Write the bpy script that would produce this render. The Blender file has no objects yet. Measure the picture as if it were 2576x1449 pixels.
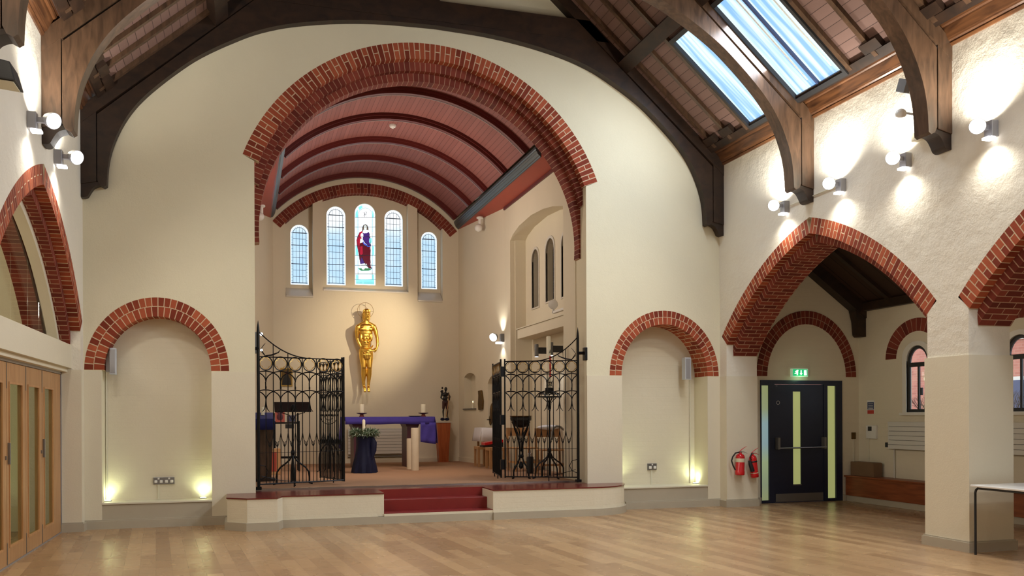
import bpy, bmesh, math, random
from math import sin, cos, pi, radians as R, atan2, sqrt, hypot
from mathutils import Vector, Matrix
from mathutils.geometry import tessellate_polygon
random.seed(7)
SC = bpy.context.scene
COL = SC.collection

# ------------------------------------------------------------------ camera
FL = 2245.95; YAW = R(16.7773); ROLL = R(-.2544); HY = 1046.1; CH = 1.5
cam = bpy.data.cameras.new('camera'); cam_o = bpy.data.objects.new('camera', cam); COL.objects.link(cam_o)
cam.sensor_width = 36; cam.lens = 36 * FL / 2576
cam.shift_x = 0; cam.shift_y = (HY - 724.5) / 2576
cam_o.location = (0, 0, CH); cam_o.rotation_euler = (Matrix.Rotation(-YAW, 3, 'Z') @ Matrix.Rotation(pi / 2, 3, 'X') @ Matrix.Rotation(ROLL, 3, 'Z')).to_euler()
cam.clip_start = 0.05; cam.clip_end = 200
SC.camera = cam_o
SC.view_settings.view_transform = 'Standard'; SC.view_settings.look = 'None'
SC.view_settings.gamma = 1; SC.view_settings.use_curve_mapping = False
SC.view_settings.exposure = 0.42

# ------------------------------------------------------------------ world and lights
W = bpy.data.worlds.new('world'); SC.world = W; W.use_nodes = True
bg = W.node_tree.nodes['Background']; bg.inputs[0].default_value = (0.80, 0.88, 1.0, 1); bg.inputs[1].default_value = 1.7

def light(kind, loc, target, energy, color=(1, 1, 1), size=0.1, size_y=None, cone=90, blend=0.6, name='light'):
    L = bpy.data.lights.new(name, kind); L.energy = energy; L.color = color
    if kind == 'AREA':
        L.size = size
        if size_y: L.shape = 'RECTANGLE'; L.size_y = size_y
    else:
        L.shadow_soft_size = size
    if kind == 'SPOT': L.spot_size = R(cone); L.spot_blend = blend
    o = bpy.data.objects.new(name, L); COL.objects.link(o); o.location = loc
    if target is not None:
        o.rotation_euler = (Vector(target) - Vector(loc)).to_track_quat('-Z', 'Y').to_euler()
    return o

RL = [(11.19, 4.48), (9.93, 4.48), (8.74, 4.48), (7.48, 4.46)]      # wall lamps, right wall (Y, z)
LL = [(9.93, 4.46), (11.25, 4.46)]                                  # wall lamps, left wall
COOL = (1.0, 0.955, 0.86); WARM = (1.0, 0.75, 0.50)
FILL_R = [5.9, 3.6, 1.0, -1.5]; FILL_L = [7.1, 5.9, 3.6, 1.0, -1.5]  # unseen bodiless lights added further down the nave as fill
for y, z in RL + [(y, 4.41) for y in FILL_R]:
    light('SPOT', (7.40, y + .02, z + .13), (7.40, y + .10, z + 1.2), 105, COOL, .07, cone=158, blend=1)
    light('SPOT', (7.41, y, z - .14), (7.44, y, z - 1.2), 20, COOL, .05, cone=150, blend=1)
    light('SPOT', (7.02, y, z - .03), (4.2, y, 1.8), 64, COOL, .10, cone=165, blend=1)
for y, z in LL + [(y, 4.39) for y in FILL_L]:
    light('SPOT', (-1.90, y + .02, z + .13), (-1.90, y + .10, z + 1.2), 105, COOL, .07, cone=158, blend=1)
    light('SPOT', (-1.91, y, z - .14), (-1.94, y, z - 1.2), 20, COOL, .05, cone=150, blend=1)
    light('SPOT', (-1.53, y, z - .03), (1.2, y, 1.8), 56, COOL, .10, cone=165, blend=1)
# daylight under the two roof lights; unseen area lights added further down as fill
for y in (10.03, 11.27, 5.2, 0.5):
    light('AREA', (6.5, y, 6.42), (3.4, y, 2.9), 70 if y > 9 else 110, (0.78, 0.88, 1.0), 1.5, .8)
# chancel: warm spot lamps near the walls, plus a bodiless point light between them
light('SPOT', (4.55, 16.9, 4.3), (2.85, 20.1, 3.45), 400, (1, .80, .54), .03, cone=46, blend=1)
light('SPOT', (4.6, 14.2, 5.2), (2.4, 16.6, .45), 230, (1, .72, .50), .08, cone=50, blend=.9)
light('SPOT', (.7, 14.2, 5.2), (1.7, 18.0, .6), 110, (1, .80, .62), .08, cone=70, blend=.9)
light('POINT', (2.7, 16.4, 4.8), None, 95, (1, .86, .74), .35)
light('SPOT', (2.7, 8.2, 7.0), (1.1, 9.2, 0), 110, (1, .62, .34), .05, cone=20, blend=1)     # warm ceiling spot on the nave floor
# aisles
light('POINT', (9.2, 10.6, 3.0), None, 5, (1, .86, .70), .25)
light('POINT', (9.2, 5.4, 3.0), None, 12, (1, .9, .78), .25)
light('POINT', (-4.0, 9.6, 3.6), None, 45, (1, .93, .80), .3)
light('POINT', (-4.0, 5.6, 3.6), None, 45, (1, .93, .80), .3)

# ------------------------------------------------------------------ pixel helpers: a ray through the photograph met with a real plane
_s, _c = sin(YAW), cos(YAW)
def ray(x, y):
    a, b = x - 1288, y - HY; u = a * cos(ROLL) + b * sin(ROLL); w = -a * sin(ROLL) + b * cos(ROLL); xn = u / FL
    return (_s + xn * _c, _c - xn * _s, -w / FL)
def PY(x, y, Y):
    d = ray(x, y); t = Y / d[1]; return (t * d[0], CH + t * d[2])
def PX(x, y, X):
    d = ray(x, y); t = X / d[0]; return (t * d[1], CH + t * d[2])
def PZ(x, y, Z):
    d = ray(x, y); t = (Z - CH) / d[2]; return (t * d[0], t * d[1])

# ------------------------------------------------------------------ materials
MATS = {}
def srgb(r, g, b):
    f = lambda c: (c / 255 / 12.92) if c / 255 <= .04045 else ((c / 255 + .055) / 1.055) ** 2.4
    return (f(r), f(g), f(b), 1)
class NT:
    def __init__(s, name):
        m = bpy.data.materials.new(name); m.use_nodes = True; s.m = m; s.t = m.node_tree; s.n = s.t.nodes
        s.b = s.n['Principled BSDF']; MATS[name] = m
    def new(s, typ, **kw):
        n = s.n.new(typ)
        for k, v in kw.items():
            if k.startswith('i_'):
                n.inputs[k[2:].replace('_', ' ')].default_value = v
            else: setattr(n, k, v)
        return n
    def link(s, a, b): s.t.links.new(a, b)
def plain(name, col, rough=.6, metal=0, emit=None, es=0, spec=.5, alpha=1, trans=0, var=.12, vs=6., bump=0, bs=40.):
    N = NT(name); b = N.b
    b.inputs['Roughness'].default_value = rough; b.inputs['Metallic'].default_value = metal
    b.inputs['Specular IOR Level'].default_value = spec
    co = N.new('ShaderNodeTexCoord')
    if var > 0 and not emit:
        no = N.new('ShaderNodeTexNoise'); no.inputs['Scale'].default_value = vs; no.inputs['Detail'].default_value = 4
        N.link(co.outputs['Object'], no.inputs['Vector'])
        mx = N.new('ShaderNodeMix', data_type='RGBA'); mx.inputs[6].default_value = tuple(c * (1 - var) for c in col[:3]) + (1,)
        mx.inputs[7].default_value = tuple(min(1, c * (1 + var)) for c in col[:3]) + (1,)
        N.link(no.outputs['Fac'], mx.inputs[0]); N.link(mx.outputs[2], b.inputs['Base Color'])
    else: b.inputs['Base Color'].default_value = col
    if bump:
        n2 = N.new('ShaderNodeTexNoise'); n2.inputs['Scale'].default_value = bs; n2.inputs['Detail'].default_value = 5
        N.link(co.outputs['Object'], n2.inputs['Vector'])
        bp = N.new('ShaderNodeBump'); bp.inputs['Strength'].default_value = bump; bp.inputs['Distance'].default_value = .02
        N.link(n2.outputs['Fac'], bp.inputs['Height']); N.link(bp.outputs['Normal'], b.inputs['Normal'])
    if emit:
        b.inputs['Emission Color'].default_value = emit; b.inputs['Emission Strength'].default_value = es
    if trans: b.inputs['Transmission Weight'].default_value = trans
    if alpha < 1: b.inputs['Alpha'].default_value = alpha
    return N.m
def plaster(name, col, b1=.25, b2=.2, coursed=0, scale=7):
    N = NT(name); b = N.b; b.inputs['Roughness'].default_value = .75; b.inputs['Specular IOR Level'].default_value = .25
    co = N.new('ShaderNodeTexCoord')
    n1 = N.new('ShaderNodeTexNoise'); n1.inputs['Scale'].default_value = 1.3; n1.inputs['Detail'].default_value = 6
    n2 = N.new('ShaderNodeTexNoise'); n2.inputs['Scale'].default_value = scale; n2.inputs['Detail'].default_value = 8; n2.inputs['Roughness'].default_value = .62
    n3 = N.new('ShaderNodeTexNoise'); n3.inputs['Scale'].default_value = 60; n3.inputs['Detail'].default_value = 3
    for n in (n1, n2, n3): N.link(co.outputs['Object'], n.inputs['Vector'])
    mx = N.new('ShaderNodeMix', data_type='RGBA'); mx.inputs[6].default_value = tuple(c * .95 for c in col[:3]) + (1,); mx.inputs[7].default_value = tuple(min(1, c * 1.05) for c in col[:3]) + (1,)
    N.link(n1.outputs['Fac'], mx.inputs[0]); N.link(mx.outputs[2], b.inputs['Base Color'])
    bp = N.new('ShaderNodeBump'); bp.inputs['Strength'].default_value = b1; bp.inputs['Distance'].default_value = .05
    N.link(n2.outputs['Fac'], bp.inputs['Height'])
    bq = N.new('ShaderNodeBump'); bq.inputs['Strength'].default_value = b2; bq.inputs['Distance'].default_value = .006
    N.link(n3.outputs['Fac'], bq.inputs['Height']); N.link(bp.outputs['Normal'], bq.inputs['Normal'])
    last = bq
    if coursed:      # painted brick courses just showing through
        sp = N.new('ShaderNodeSeparateXYZ'); N.link(co.outputs['Object'], sp.inputs[0])
        mt = N.new('ShaderNodeMath', operation='MULTIPLY'); mt.inputs[1].default_value = 1 / .075; N.link(sp.outputs['Z'], mt.inputs[0])
        fr = N.new('ShaderNodeMath', operation='FRACT'); N.link(mt.outputs[0], fr.inputs[0])
        gt = N.new('ShaderNodeMath', operation='GREATER_THAN'); gt.inputs[1].default_value = .12; N.link(fr.outputs[0], gt.inputs[0])
        br = N.new('ShaderNodeBump'); br.inputs['Strength'].default_value = coursed; br.inputs['Distance'].default_value = .01
        N.link(gt.outputs[0], br.inputs['Height']); N.link(bq.outputs['Normal'], br.inputs['Normal']); last = br
    N.link(last.outputs['Normal'], b.inputs['Normal'])
    return N.m
def wood(name, c1, c2, rough=.45, scale=(1, 1, 12), bump=.15, spec=.4, rot=(0, 0, 0)):
    N = NT(name); b = N.b; b.inputs['Roughness'].default_value = rough; b.inputs['Specular IOR Level'].default_value = spec
    co = N.new('ShaderNodeTexCoord'); mp = N.new('ShaderNodeMapping'); mp.inputs['Scale'].default_value = scale; mp.inputs['Rotation'].default_value = rot
    N.link(co.outputs['Object'], mp.inputs['Vector'])
    no = N.new('ShaderNodeTexNoise'); no.inputs['Scale'].default_value = 5; no.inputs['Detail'].default_value = 6; no.inputs['Distortion'].default_value = .8
    N.link(mp.outputs[0], no.inputs['Vector'])
    mx = N.new('ShaderNodeMix', data_type='RGBA'); mx.inputs[6].default_value = c1; mx.inputs[7].default_value = c2
    cr = N.new('ShaderNodeMapRange'); cr.inputs[1].default_value = .3; cr.inputs[2].default_value = .7
    N.link(no.outputs['Fac'], cr.inputs[0]); N.link(cr.outputs[0], mx.inputs[0]); N.link(mx.outputs[2], b.inputs['Base Color'])
    bp = N.new('ShaderNodeBump'); bp.inputs['Strength'].default_value = bump; bp.inputs['Distance'].default_value = .004
    N.link(no.outputs['Fac'], bp.inputs['Height']); N.link(bp.outputs['Normal'], b.inputs['Normal'])
    return N.m
def boards(name, c1, c2, axis='Y', pitch=.11, rough=.6):
    """painted boarding: thin grooves every pitch metres along one axis"""
    N = NT(name); b = N.b; b.inputs['Roughness'].default_value = rough; b.inputs['Specular IOR Level'].default_value = .25
    co = N.new('ShaderNodeTexCoord'); sp = N.new('ShaderNodeSeparateXYZ')
    N.link(co.outputs['UV' if axis == 'U' else 'Object'], sp.inputs[0])
    mt = N.new('ShaderNodeMath', operation='MULTIPLY'); mt.inputs[1].default_value = 1 / pitch
    N.link(sp.outputs['X' if axis in 'UX' else axis], mt.inputs[0])
    fr = N.new('ShaderNodeMath', operation='FRACT'); N.link(mt.outputs[0], fr.inputs[0])
    fl = N.new('ShaderNodeMath', operation='FLOOR'); N.link(mt.outputs[0], fl.inputs[0])
    wn = N.new('ShaderNodeTexWhiteNoise', noise_dimensions='1D'); N.link(fl.outputs[0], wn.inputs['W'])
    mx = N.new('ShaderNodeMix', data_type='RGBA'); mx.inputs[6].default_value = c1; mx.inputs[7].default_value = c2; N.link(wn.outputs['Value'], mx.inputs[0])
    gt = N.new('ShaderNodeMath', operation='GREATER_THAN'); gt.inputs[1].default_value = .06; N.link(fr.outputs[0], gt.inputs[0])
    m2 = N.new('ShaderNodeMix', data_type='RGBA'); m2.inputs[6].default_value = tuple(c * .35 for c in c1[:3]) + (1,)
    N.link(gt.outputs[0], m2.inputs[0]); N.link(mx.outputs[2], m2.inputs[7]); N.link(m2.outputs[2], b.inputs['Base Color'])
    bp = N.new('ShaderNodeBump'); bp.inputs['Strength'].default_value = .5; bp.inputs['Distance'].default_value = .01
    N.link(gt.outputs[0], bp.inputs['Height']); N.link(bp.outputs['Normal'], b.inputs['Normal'])
    return N.m
def brickmat(name, ca, cb, cc):
    N = NT(name); b = N.b; b.inputs['Roughness'].default_value = .8; b.inputs['Specular IOR Level'].default_value = .2
    at = N.new('ShaderNodeAttribute', attribute_name='tint')
    cr = N.new('ShaderNodeValToRGB'); e = cr.color_ramp.elements; e[0].color = ca; e[1].color = cc; m = cr.color_ramp.elements.new(.5); m.color = cb
    N.link(at.outputs['Fac'], cr.inputs[0])
    co = N.new('ShaderNodeTexCoord'); no = N.new('ShaderNodeTexNoise'); no.inputs['Scale'].default_value = 14; no.inputs['Detail'].default_value = 6
    N.link(co.outputs['Object'], no.inputs['Vector'])
    mx = N.new('ShaderNodeMix', data_type='RGBA', blend_type='MULTIPLY'); mx.inputs[0].default_value = .45
    N.link(cr.outputs[0], mx.inputs[6]); N.link(no.outputs['Color'], mx.inputs[7])
    mm = N.new('ShaderNodeMapRange'); mm.inputs[3].default_value = .7; mm.inputs[4].default_value = 1.35; N.link(no.outputs['Fac'], mm.inputs[0])
    N.link(mm.outputs[0], mx.inputs[7]); N.link(mx.outputs[2], b.inputs['Base Color'])
    bp = N.new('ShaderNodeBump'); bp.inputs['Strength'].default_value = .4; bp.inputs['Distance'].default_value = .006
    N.link(no.outputs['Fac'], bp.inputs['Height']); N.link(bp.outputs['Normal'], b.inputs['Normal'])
    return N.m
def parquet(name):
    N = NT(name); b = N.b; b.inputs['Specular IOR Level'].default_value = .45
    co = N.new('ShaderNodeTexCoord'); mp = N.new('ShaderNodeMapping'); mp.inputs['Rotation'].default_value = (0, 0, R(90 - 5))
    N.link(co.outputs['Object'], mp.inputs['Vector'])
    bk = N.new('ShaderNodeTexBrick'); bk.offset = .37; bk.inputs['Scale'].default_value = 1; bk.inputs['Brick Width'].default_value = 1.5; bk.inputs['Row Height'].default_value = .15
    bk.inputs['Mortar Size'].default_value = .0012; bk.inputs['Color1'].default_value = (0, 0, 0, 1); bk.inputs['Color2'].default_value = (1, 1, 1, 1); bk.inputs['Mortar'].default_value = (.2, .2, .2, 1); bk.inputs['Bias'].default_value = 0
    N.link(mp.outputs[0], bk.inputs['Vector'])
    cr = N.new('ShaderNodeValToRGB'); e = cr.color_ramp.elements
    e[0].color = srgb(152, 118, 84); e[1].color = srgb(184, 150, 110); m = e.new(.5); m.color = srgb(168, 134, 97)
    N.link(bk.outputs['Color'], cr.inputs[0])
    mq = N.new('ShaderNodeMapping'); mq.inputs['Rotation'].default_value = (0, 0, R(85)); mq.inputs['Scale'].default_value = (.8, 14, 1); N.link(co.outputs['Object'], mq.inputs['Vector'])
    no = N.new('ShaderNodeTexNoise'); no.inputs['Scale'].default_value = 3; no.inputs['Detail'].default_value = 7; no.inputs['Distortion'].default_value = 1.2; N.link(mq.outputs[0], no.inputs['Vector'])
    mm = N.new('ShaderNodeMapRange'); mm.inputs[3].default_value = .84; mm.inputs[4].default_value = 1.14; N.link(no.outputs['Fac'], mm.inputs[0])
    mx = N.new('ShaderNodeMix', data_type='RGBA', blend_type='MULTIPLY'); mx.inputs[0].default_value = 1
    N.link(cr.outputs[0], mx.inputs[6]); N.link(mm.outputs[0], mx.inputs[7])
    m3 = N.new('ShaderNodeMix', data_type='RGBA'); m3.inputs[7].default_value = srgb(120, 92, 68)
    sc = N.new('ShaderNodeMath', operation='MULTIPLY'); sc.inputs[1].default_value = .6; N.link(bk.outputs['Fac'], sc.inputs[0])
    N.link(sc.outputs[0], m3.inputs[0]); N.link(mx.outputs[2], m3.inputs[6]); N.link(m3.outputs[2], b.inputs['Base Color'])
    n2 = N.new('ShaderNodeTexNoise'); n2.inputs['Scale'].default_value = 2.2; N.link(co.outputs['Object'], n2.inputs['Vector'])
    mr = N.new('ShaderNodeMapRange'); mr.inputs[3].default_value = .20; mr.inputs[4].default_value = .34; N.link(n2.outputs['Fac'], mr.inputs[0]); N.link(mr.outputs[0], b.inputs['Roughness'])
    return N.m
def skyglass(name, strength):
    """obscured roof-light glazing seen against the sky, with its own folds"""
    N = NT(name); b = N.b; b.inputs['Roughness'].default_value = .2
    co = N.new('ShaderNodeTexCoord'); mp = N.new('ShaderNodeMapping'); mp.inputs['Scale'].default_value = (.25, 5.5, .25); N.link(co.outputs['Object'], mp.inputs['Vector'])
    no = N.new('ShaderNodeTexNoise'); no.inputs['Scale'].default_value = 2.0; no.inputs['Detail'].default_value = 2; N.link(mp.outputs[0], no.inputs['Vector'])
    cr = N.new('ShaderNodeValToRGB'); e = cr.color_ramp.elements; e[0].position = .40; e[1].position = .60
    e[0].color = (.24, .48, .95, 1); e[1].color = (.70, .90, 1, 1)
    N.link(no.outputs['Fac'], cr.inputs[0]); b.inputs['Base Color'].default_value = (.04, .05, .06, 1)
    N.link(cr.outputs[0], b.inputs['Emission Color']); b.inputs['Emission Strength'].default_value = strength
    return N.m

CREAM = srgb(221, 213, 186)
plaster('plaster_cream', CREAM, .10, .25, coursed=.10)
plaster('plaster_lumpy', srgb(226, 219, 203), .55, .3, scale=3.2)
plaster('plaster_smooth', srgb(220, 211, 188), .06, .15)
plaster('plaster_painted_brick', srgb(220, 211, 188), .12, .2, coursed=.6)
plain('paint_grey', srgb(176, 166, 146), .6, var=.04)
plain('paint_white', srgb(225, 222, 212), .45, var=.03)
plain('paint_ledge', srgb(214, 208, 186), .4, var=.04)
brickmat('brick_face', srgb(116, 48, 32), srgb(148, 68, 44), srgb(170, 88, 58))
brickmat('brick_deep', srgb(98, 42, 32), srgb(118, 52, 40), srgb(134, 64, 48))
plain('mortar', srgb(206, 184, 152), .9, var=.1, vs=30)
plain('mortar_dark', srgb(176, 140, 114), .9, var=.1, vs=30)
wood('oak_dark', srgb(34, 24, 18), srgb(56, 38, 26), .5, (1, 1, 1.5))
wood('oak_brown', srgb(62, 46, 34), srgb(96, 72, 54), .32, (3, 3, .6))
wood('oak_cornice', srgb(58, 34, 20), srgb(108, 70, 42), .35, (3, .4, 3))
wood('oak_light', srgb(170, 126, 82), srgb(192, 148, 102), .45, (4, 4, .35))
wood('oak_door', srgb(176, 124, 76), srgb(202, 152, 102), .4, (6, 6, .35))
wood('teak_bench', srgb(118, 60, 32), srgb(150, 82, 46), .4, (4, .4, 4))
wood('pedestal_wood', srgb(150, 74, 36), srgb(178, 96, 50), .4, (3, 3, .4))
boards('roof_boards', srgb(116, 92, 84), srgb(128, 102, 94), 'U', .13)
boards('roof_boards_dark', srgb(58, 42, 34), srgb(70, 50, 40), 'Y', .3)
boards('vault_boards', srgb(138, 86, 80), srgb(148, 94, 88), 'U', .085)
plain('vault_red', srgb(156, 62, 44), .5, var=.08)
plain('rib_red', srgb(92, 28, 24), .45, var=.1)
plain('rib_pale', srgb(150, 150, 148), .4, var=.1)
plain('beam_slate', srgb(58, 66, 70), .35, var=.15)
parquet('parquet')
plain('carpet', srgb(166, 132, 106), .95, var=.14, vs=40, spec=.1, bump=.4, bs=160)
plain('tile_red', srgb(104, 36, 34), .22, var=.1, vs=9)
plain('step_red', srgb(122, 28, 26), .35, var=.1)
plain('iron_black', srgb(18, 18, 20), .38, metal=.6, var=.1)
plain('iron_gilt', srgb(206, 170, 96), .3, metal=1, var=.15)
plain('gold', srgb(246, 196, 92), .34, metal=1, var=.16, vs=14)
plain('bronze', srgb(110, 88, 54), .35, metal=.9, var=.2, vs=20)
plain('ebony', srgb(20, 17, 16), .35, var=.2)
plain('ebony_red', srgb(58, 26, 20), .45, var=.2)
plain('cloth_purple', srgb(84, 74, 164), .85, var=.15, vs=8, spec=.1)
plain('cloth_navy', srgb(16, 20, 52), .6, var=.25, vs=8, spec=.3)
plain('cloth_blue', srgb(24, 34, 104), .7, var=.2, vs=8)
plain('cloth_white', srgb(226, 224, 228), .8, var=.06)
plain('wax', srgb(240, 232, 204), .4, var=.02)
plain('stone_cream', srgb(226, 214, 190), .6, var=.06)
plain('marble_top', srgb(206, 200, 186), .3, var=.06)
plain('clay_red', srgb(140, 66, 44), .5, var=.15)
plain('plum', srgb(80, 36, 48), .4, var=.1)
plain('leaf_green', srgb(70, 92, 62), .6, var=.35, vs=25)
plain('leaf_pale', srgb(160, 178, 160), .6, var=.2, vs=25)
plain('radiator_white', srgb(214, 212, 204), .35, var=.02)
plain('groove', srgb(70, 66, 62), .7, var=.05)
plain('steel', srgb(150, 152, 156), .3, metal=.9, var=.05)
plain('steel_dull', srgb(128, 126, 122), .45, metal=.6, var=.08)
plain('chrome', srgb(190, 190, 195), .15, metal=1, var=0)
plain('lamp_grey', srgb(168, 168, 172), .35, metal=.5, var=.04)
plain('plastic_grey', srgb(112, 112, 112), .5, var=.05)
plain('plastic_dark', srgb(44, 44, 46), .5, var=.08)
plain('plastic_white', srgb(228, 226, 220), .4, var=.02)
plain('speaker_grey', srgb(190, 194, 200), .45, var=.04)
plain('door_navy', srgb(26, 34, 56), .4, var=.12)
plain('red_paint', srgb(196, 20, 26), .22, var=.05)
plain('rubber', srgb(18, 18, 20), .5, var=.1)
plain('label_paper', srgb(214, 206, 176), .6, var=.05)
plain('cardboard_brown', srgb(120, 92, 66), .85, var=.08)
plain('sign_blue', srgb(60, 72, 108), .5, var=.05)
plain('sign_red', srgb(186, 60, 48), .5, var=.05)
plain('table_white', srgb(232, 230, 226), .2, var=.01)
plain('lamp_glass', (1, 1, 1, 1), .3, emit=(1, .98, .93, 1), es=14)
plain('lamp_spill', (1, 1, 1, 1), .3, emit=(.95, .95, 1, 1), es=3.0)
plain('lamp_green', (1, 1, 1, 1), .3, emit=(.85, 1, .8, 1), es=9)
plain('lamp_blue', (1, 1, 1, 1), .3, emit=(.8, .88, 1, 1), es=8)
plain('flame', (1, 1, 1, 1), .3, emit=(1, .75, .3, 1), es=9)
plain('exit_green', srgb(0, 150, 80), .4, emit=(.005, .36, .12, 1), es=.8)
plain('exit_white', (1, 1, 1, 1), .4, emit=(.9, 1, .85, 1), es=1.3)
plain('exit_rim', srgb(190, 220, 190), .4, emit=(.6, .9, .6, 1), es=.2)
skyglass('roof_glass', .95)
plain('lead', srgb(84, 94, 116), .5, var=.05)
def glow(name, r, g, b, s=1.0): return plain(name, (r, g, b, 1), .2, emit=(r, g, b, 1), es=s)
def sheetglass(name):
    N = NT(name); b = N.b; b.inputs['Roughness'].default_value = .5
    co = N.new('ShaderNodeTexCoord'); no = N.new('ShaderNodeTexNoise'); no.inputs['Scale'].default_value = 3.5; no.inputs['Detail'].default_value = 3; N.link(co.outputs['Object'], no.inputs['Vector'])
    sp = N.new('ShaderNodeSeparateXYZ'); N.link(co.outputs['Object'], sp.inputs[0])
    mr = N.new('ShaderNodeMapRange'); mr.inputs[1].default_value = 5.6; mr.inputs[2].default_value = 6.2; N.link(sp.outputs['Z'], mr.inputs[0])
    ad = N.new('ShaderNodeMath', operation='MULTIPLY_ADD'); ad.inputs[1].default_value = .5; N.link(no.outputs['Fac'], ad.inputs[0]); N.link(mr.outputs[0], ad.inputs[2])
    cr = N.new('ShaderNodeValToRGB'); e = cr.color_ramp.elements; e[0].position = .2; e[1].position = .8; e[0].color = (.44, .68, .90, 1); e[1].color = (.90, .96, 1, 1)
    N.link(ad.outputs[0], cr.inputs[0]); N.link(cr.outputs[0], b.inputs['Emission Color']); b.inputs['Emission Strength'].default_value = .85
    b.inputs['Base Color'].default_value = (.08, .10, .12, 1)
    return N.m
sheetglass('leaded_glass')
glow('glass_border', .70, .86, 1, 1.0)
glow('glass_teal', .16, .62, .66, 1.15); glow('glass_aqua', .45, .82, .92, 1.2); glow('glass_white', .95, .98, 1, 1.3)
glow('glass_crimson', .32, .008, .03, .9); glow('glass_maroon', .085, .004, .012, .8); glow('glass_violet', .045, .015, .14, .9); glow('glass_blue', .03, .07, .42, 1)
glow('glass_skin', .62, .72, .70, .9); glow('glass_hair', .10, .07, .05, .8); glow('glass_green', .03, .16, .06, .9); glow('glass_gold', .62, .62, .36, .9)
glow('door_glow', .46, .50, .19, .40); glow('door_glow_blue', .30, .46, .52, .7)
def mixglow(name):  # reflected light painted into the side light's emission, bluer at mid height
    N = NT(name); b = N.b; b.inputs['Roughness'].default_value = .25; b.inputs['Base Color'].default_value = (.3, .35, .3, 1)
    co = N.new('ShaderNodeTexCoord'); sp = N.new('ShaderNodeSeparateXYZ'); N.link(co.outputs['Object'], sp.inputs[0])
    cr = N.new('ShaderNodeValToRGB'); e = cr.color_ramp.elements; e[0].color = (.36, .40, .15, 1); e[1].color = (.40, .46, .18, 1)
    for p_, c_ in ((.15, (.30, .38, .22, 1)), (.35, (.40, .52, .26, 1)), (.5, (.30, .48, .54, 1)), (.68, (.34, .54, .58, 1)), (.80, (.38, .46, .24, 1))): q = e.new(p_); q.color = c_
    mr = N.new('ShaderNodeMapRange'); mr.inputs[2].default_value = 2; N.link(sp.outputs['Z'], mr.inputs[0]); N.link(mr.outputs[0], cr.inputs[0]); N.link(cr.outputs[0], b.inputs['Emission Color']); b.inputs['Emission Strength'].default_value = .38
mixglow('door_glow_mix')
plain('glass_dark', srgb(8, 9, 12), .35, spec=.25, var=.2, vs=12)
def clearglass(name, tint=(1, 1, 1, 1), mixf=.12):
    N = NT(name); N.n.remove(N.b); out = N.n['Material Output']
    t = N.new('ShaderNodeBsdfTransparent'); t.inputs[0].default_value = tint
    g = N.new('ShaderNodeBsdfGlossy'); g.inputs['Roughness'].default_value = .03
    mx = N.new('ShaderNodeMixShader'); mx.inputs[0].default_value = mixf * .6; N.link(t.outputs[0], mx.inputs[1]); N.link(g.outputs[0], mx.inputs[2]); N.link(mx.outputs[0], out.inputs[0])
    return N.m
clearglass('glass_clear'); clearglass('glass_tinted', (.82, .86, .80, 1), .10)

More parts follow.
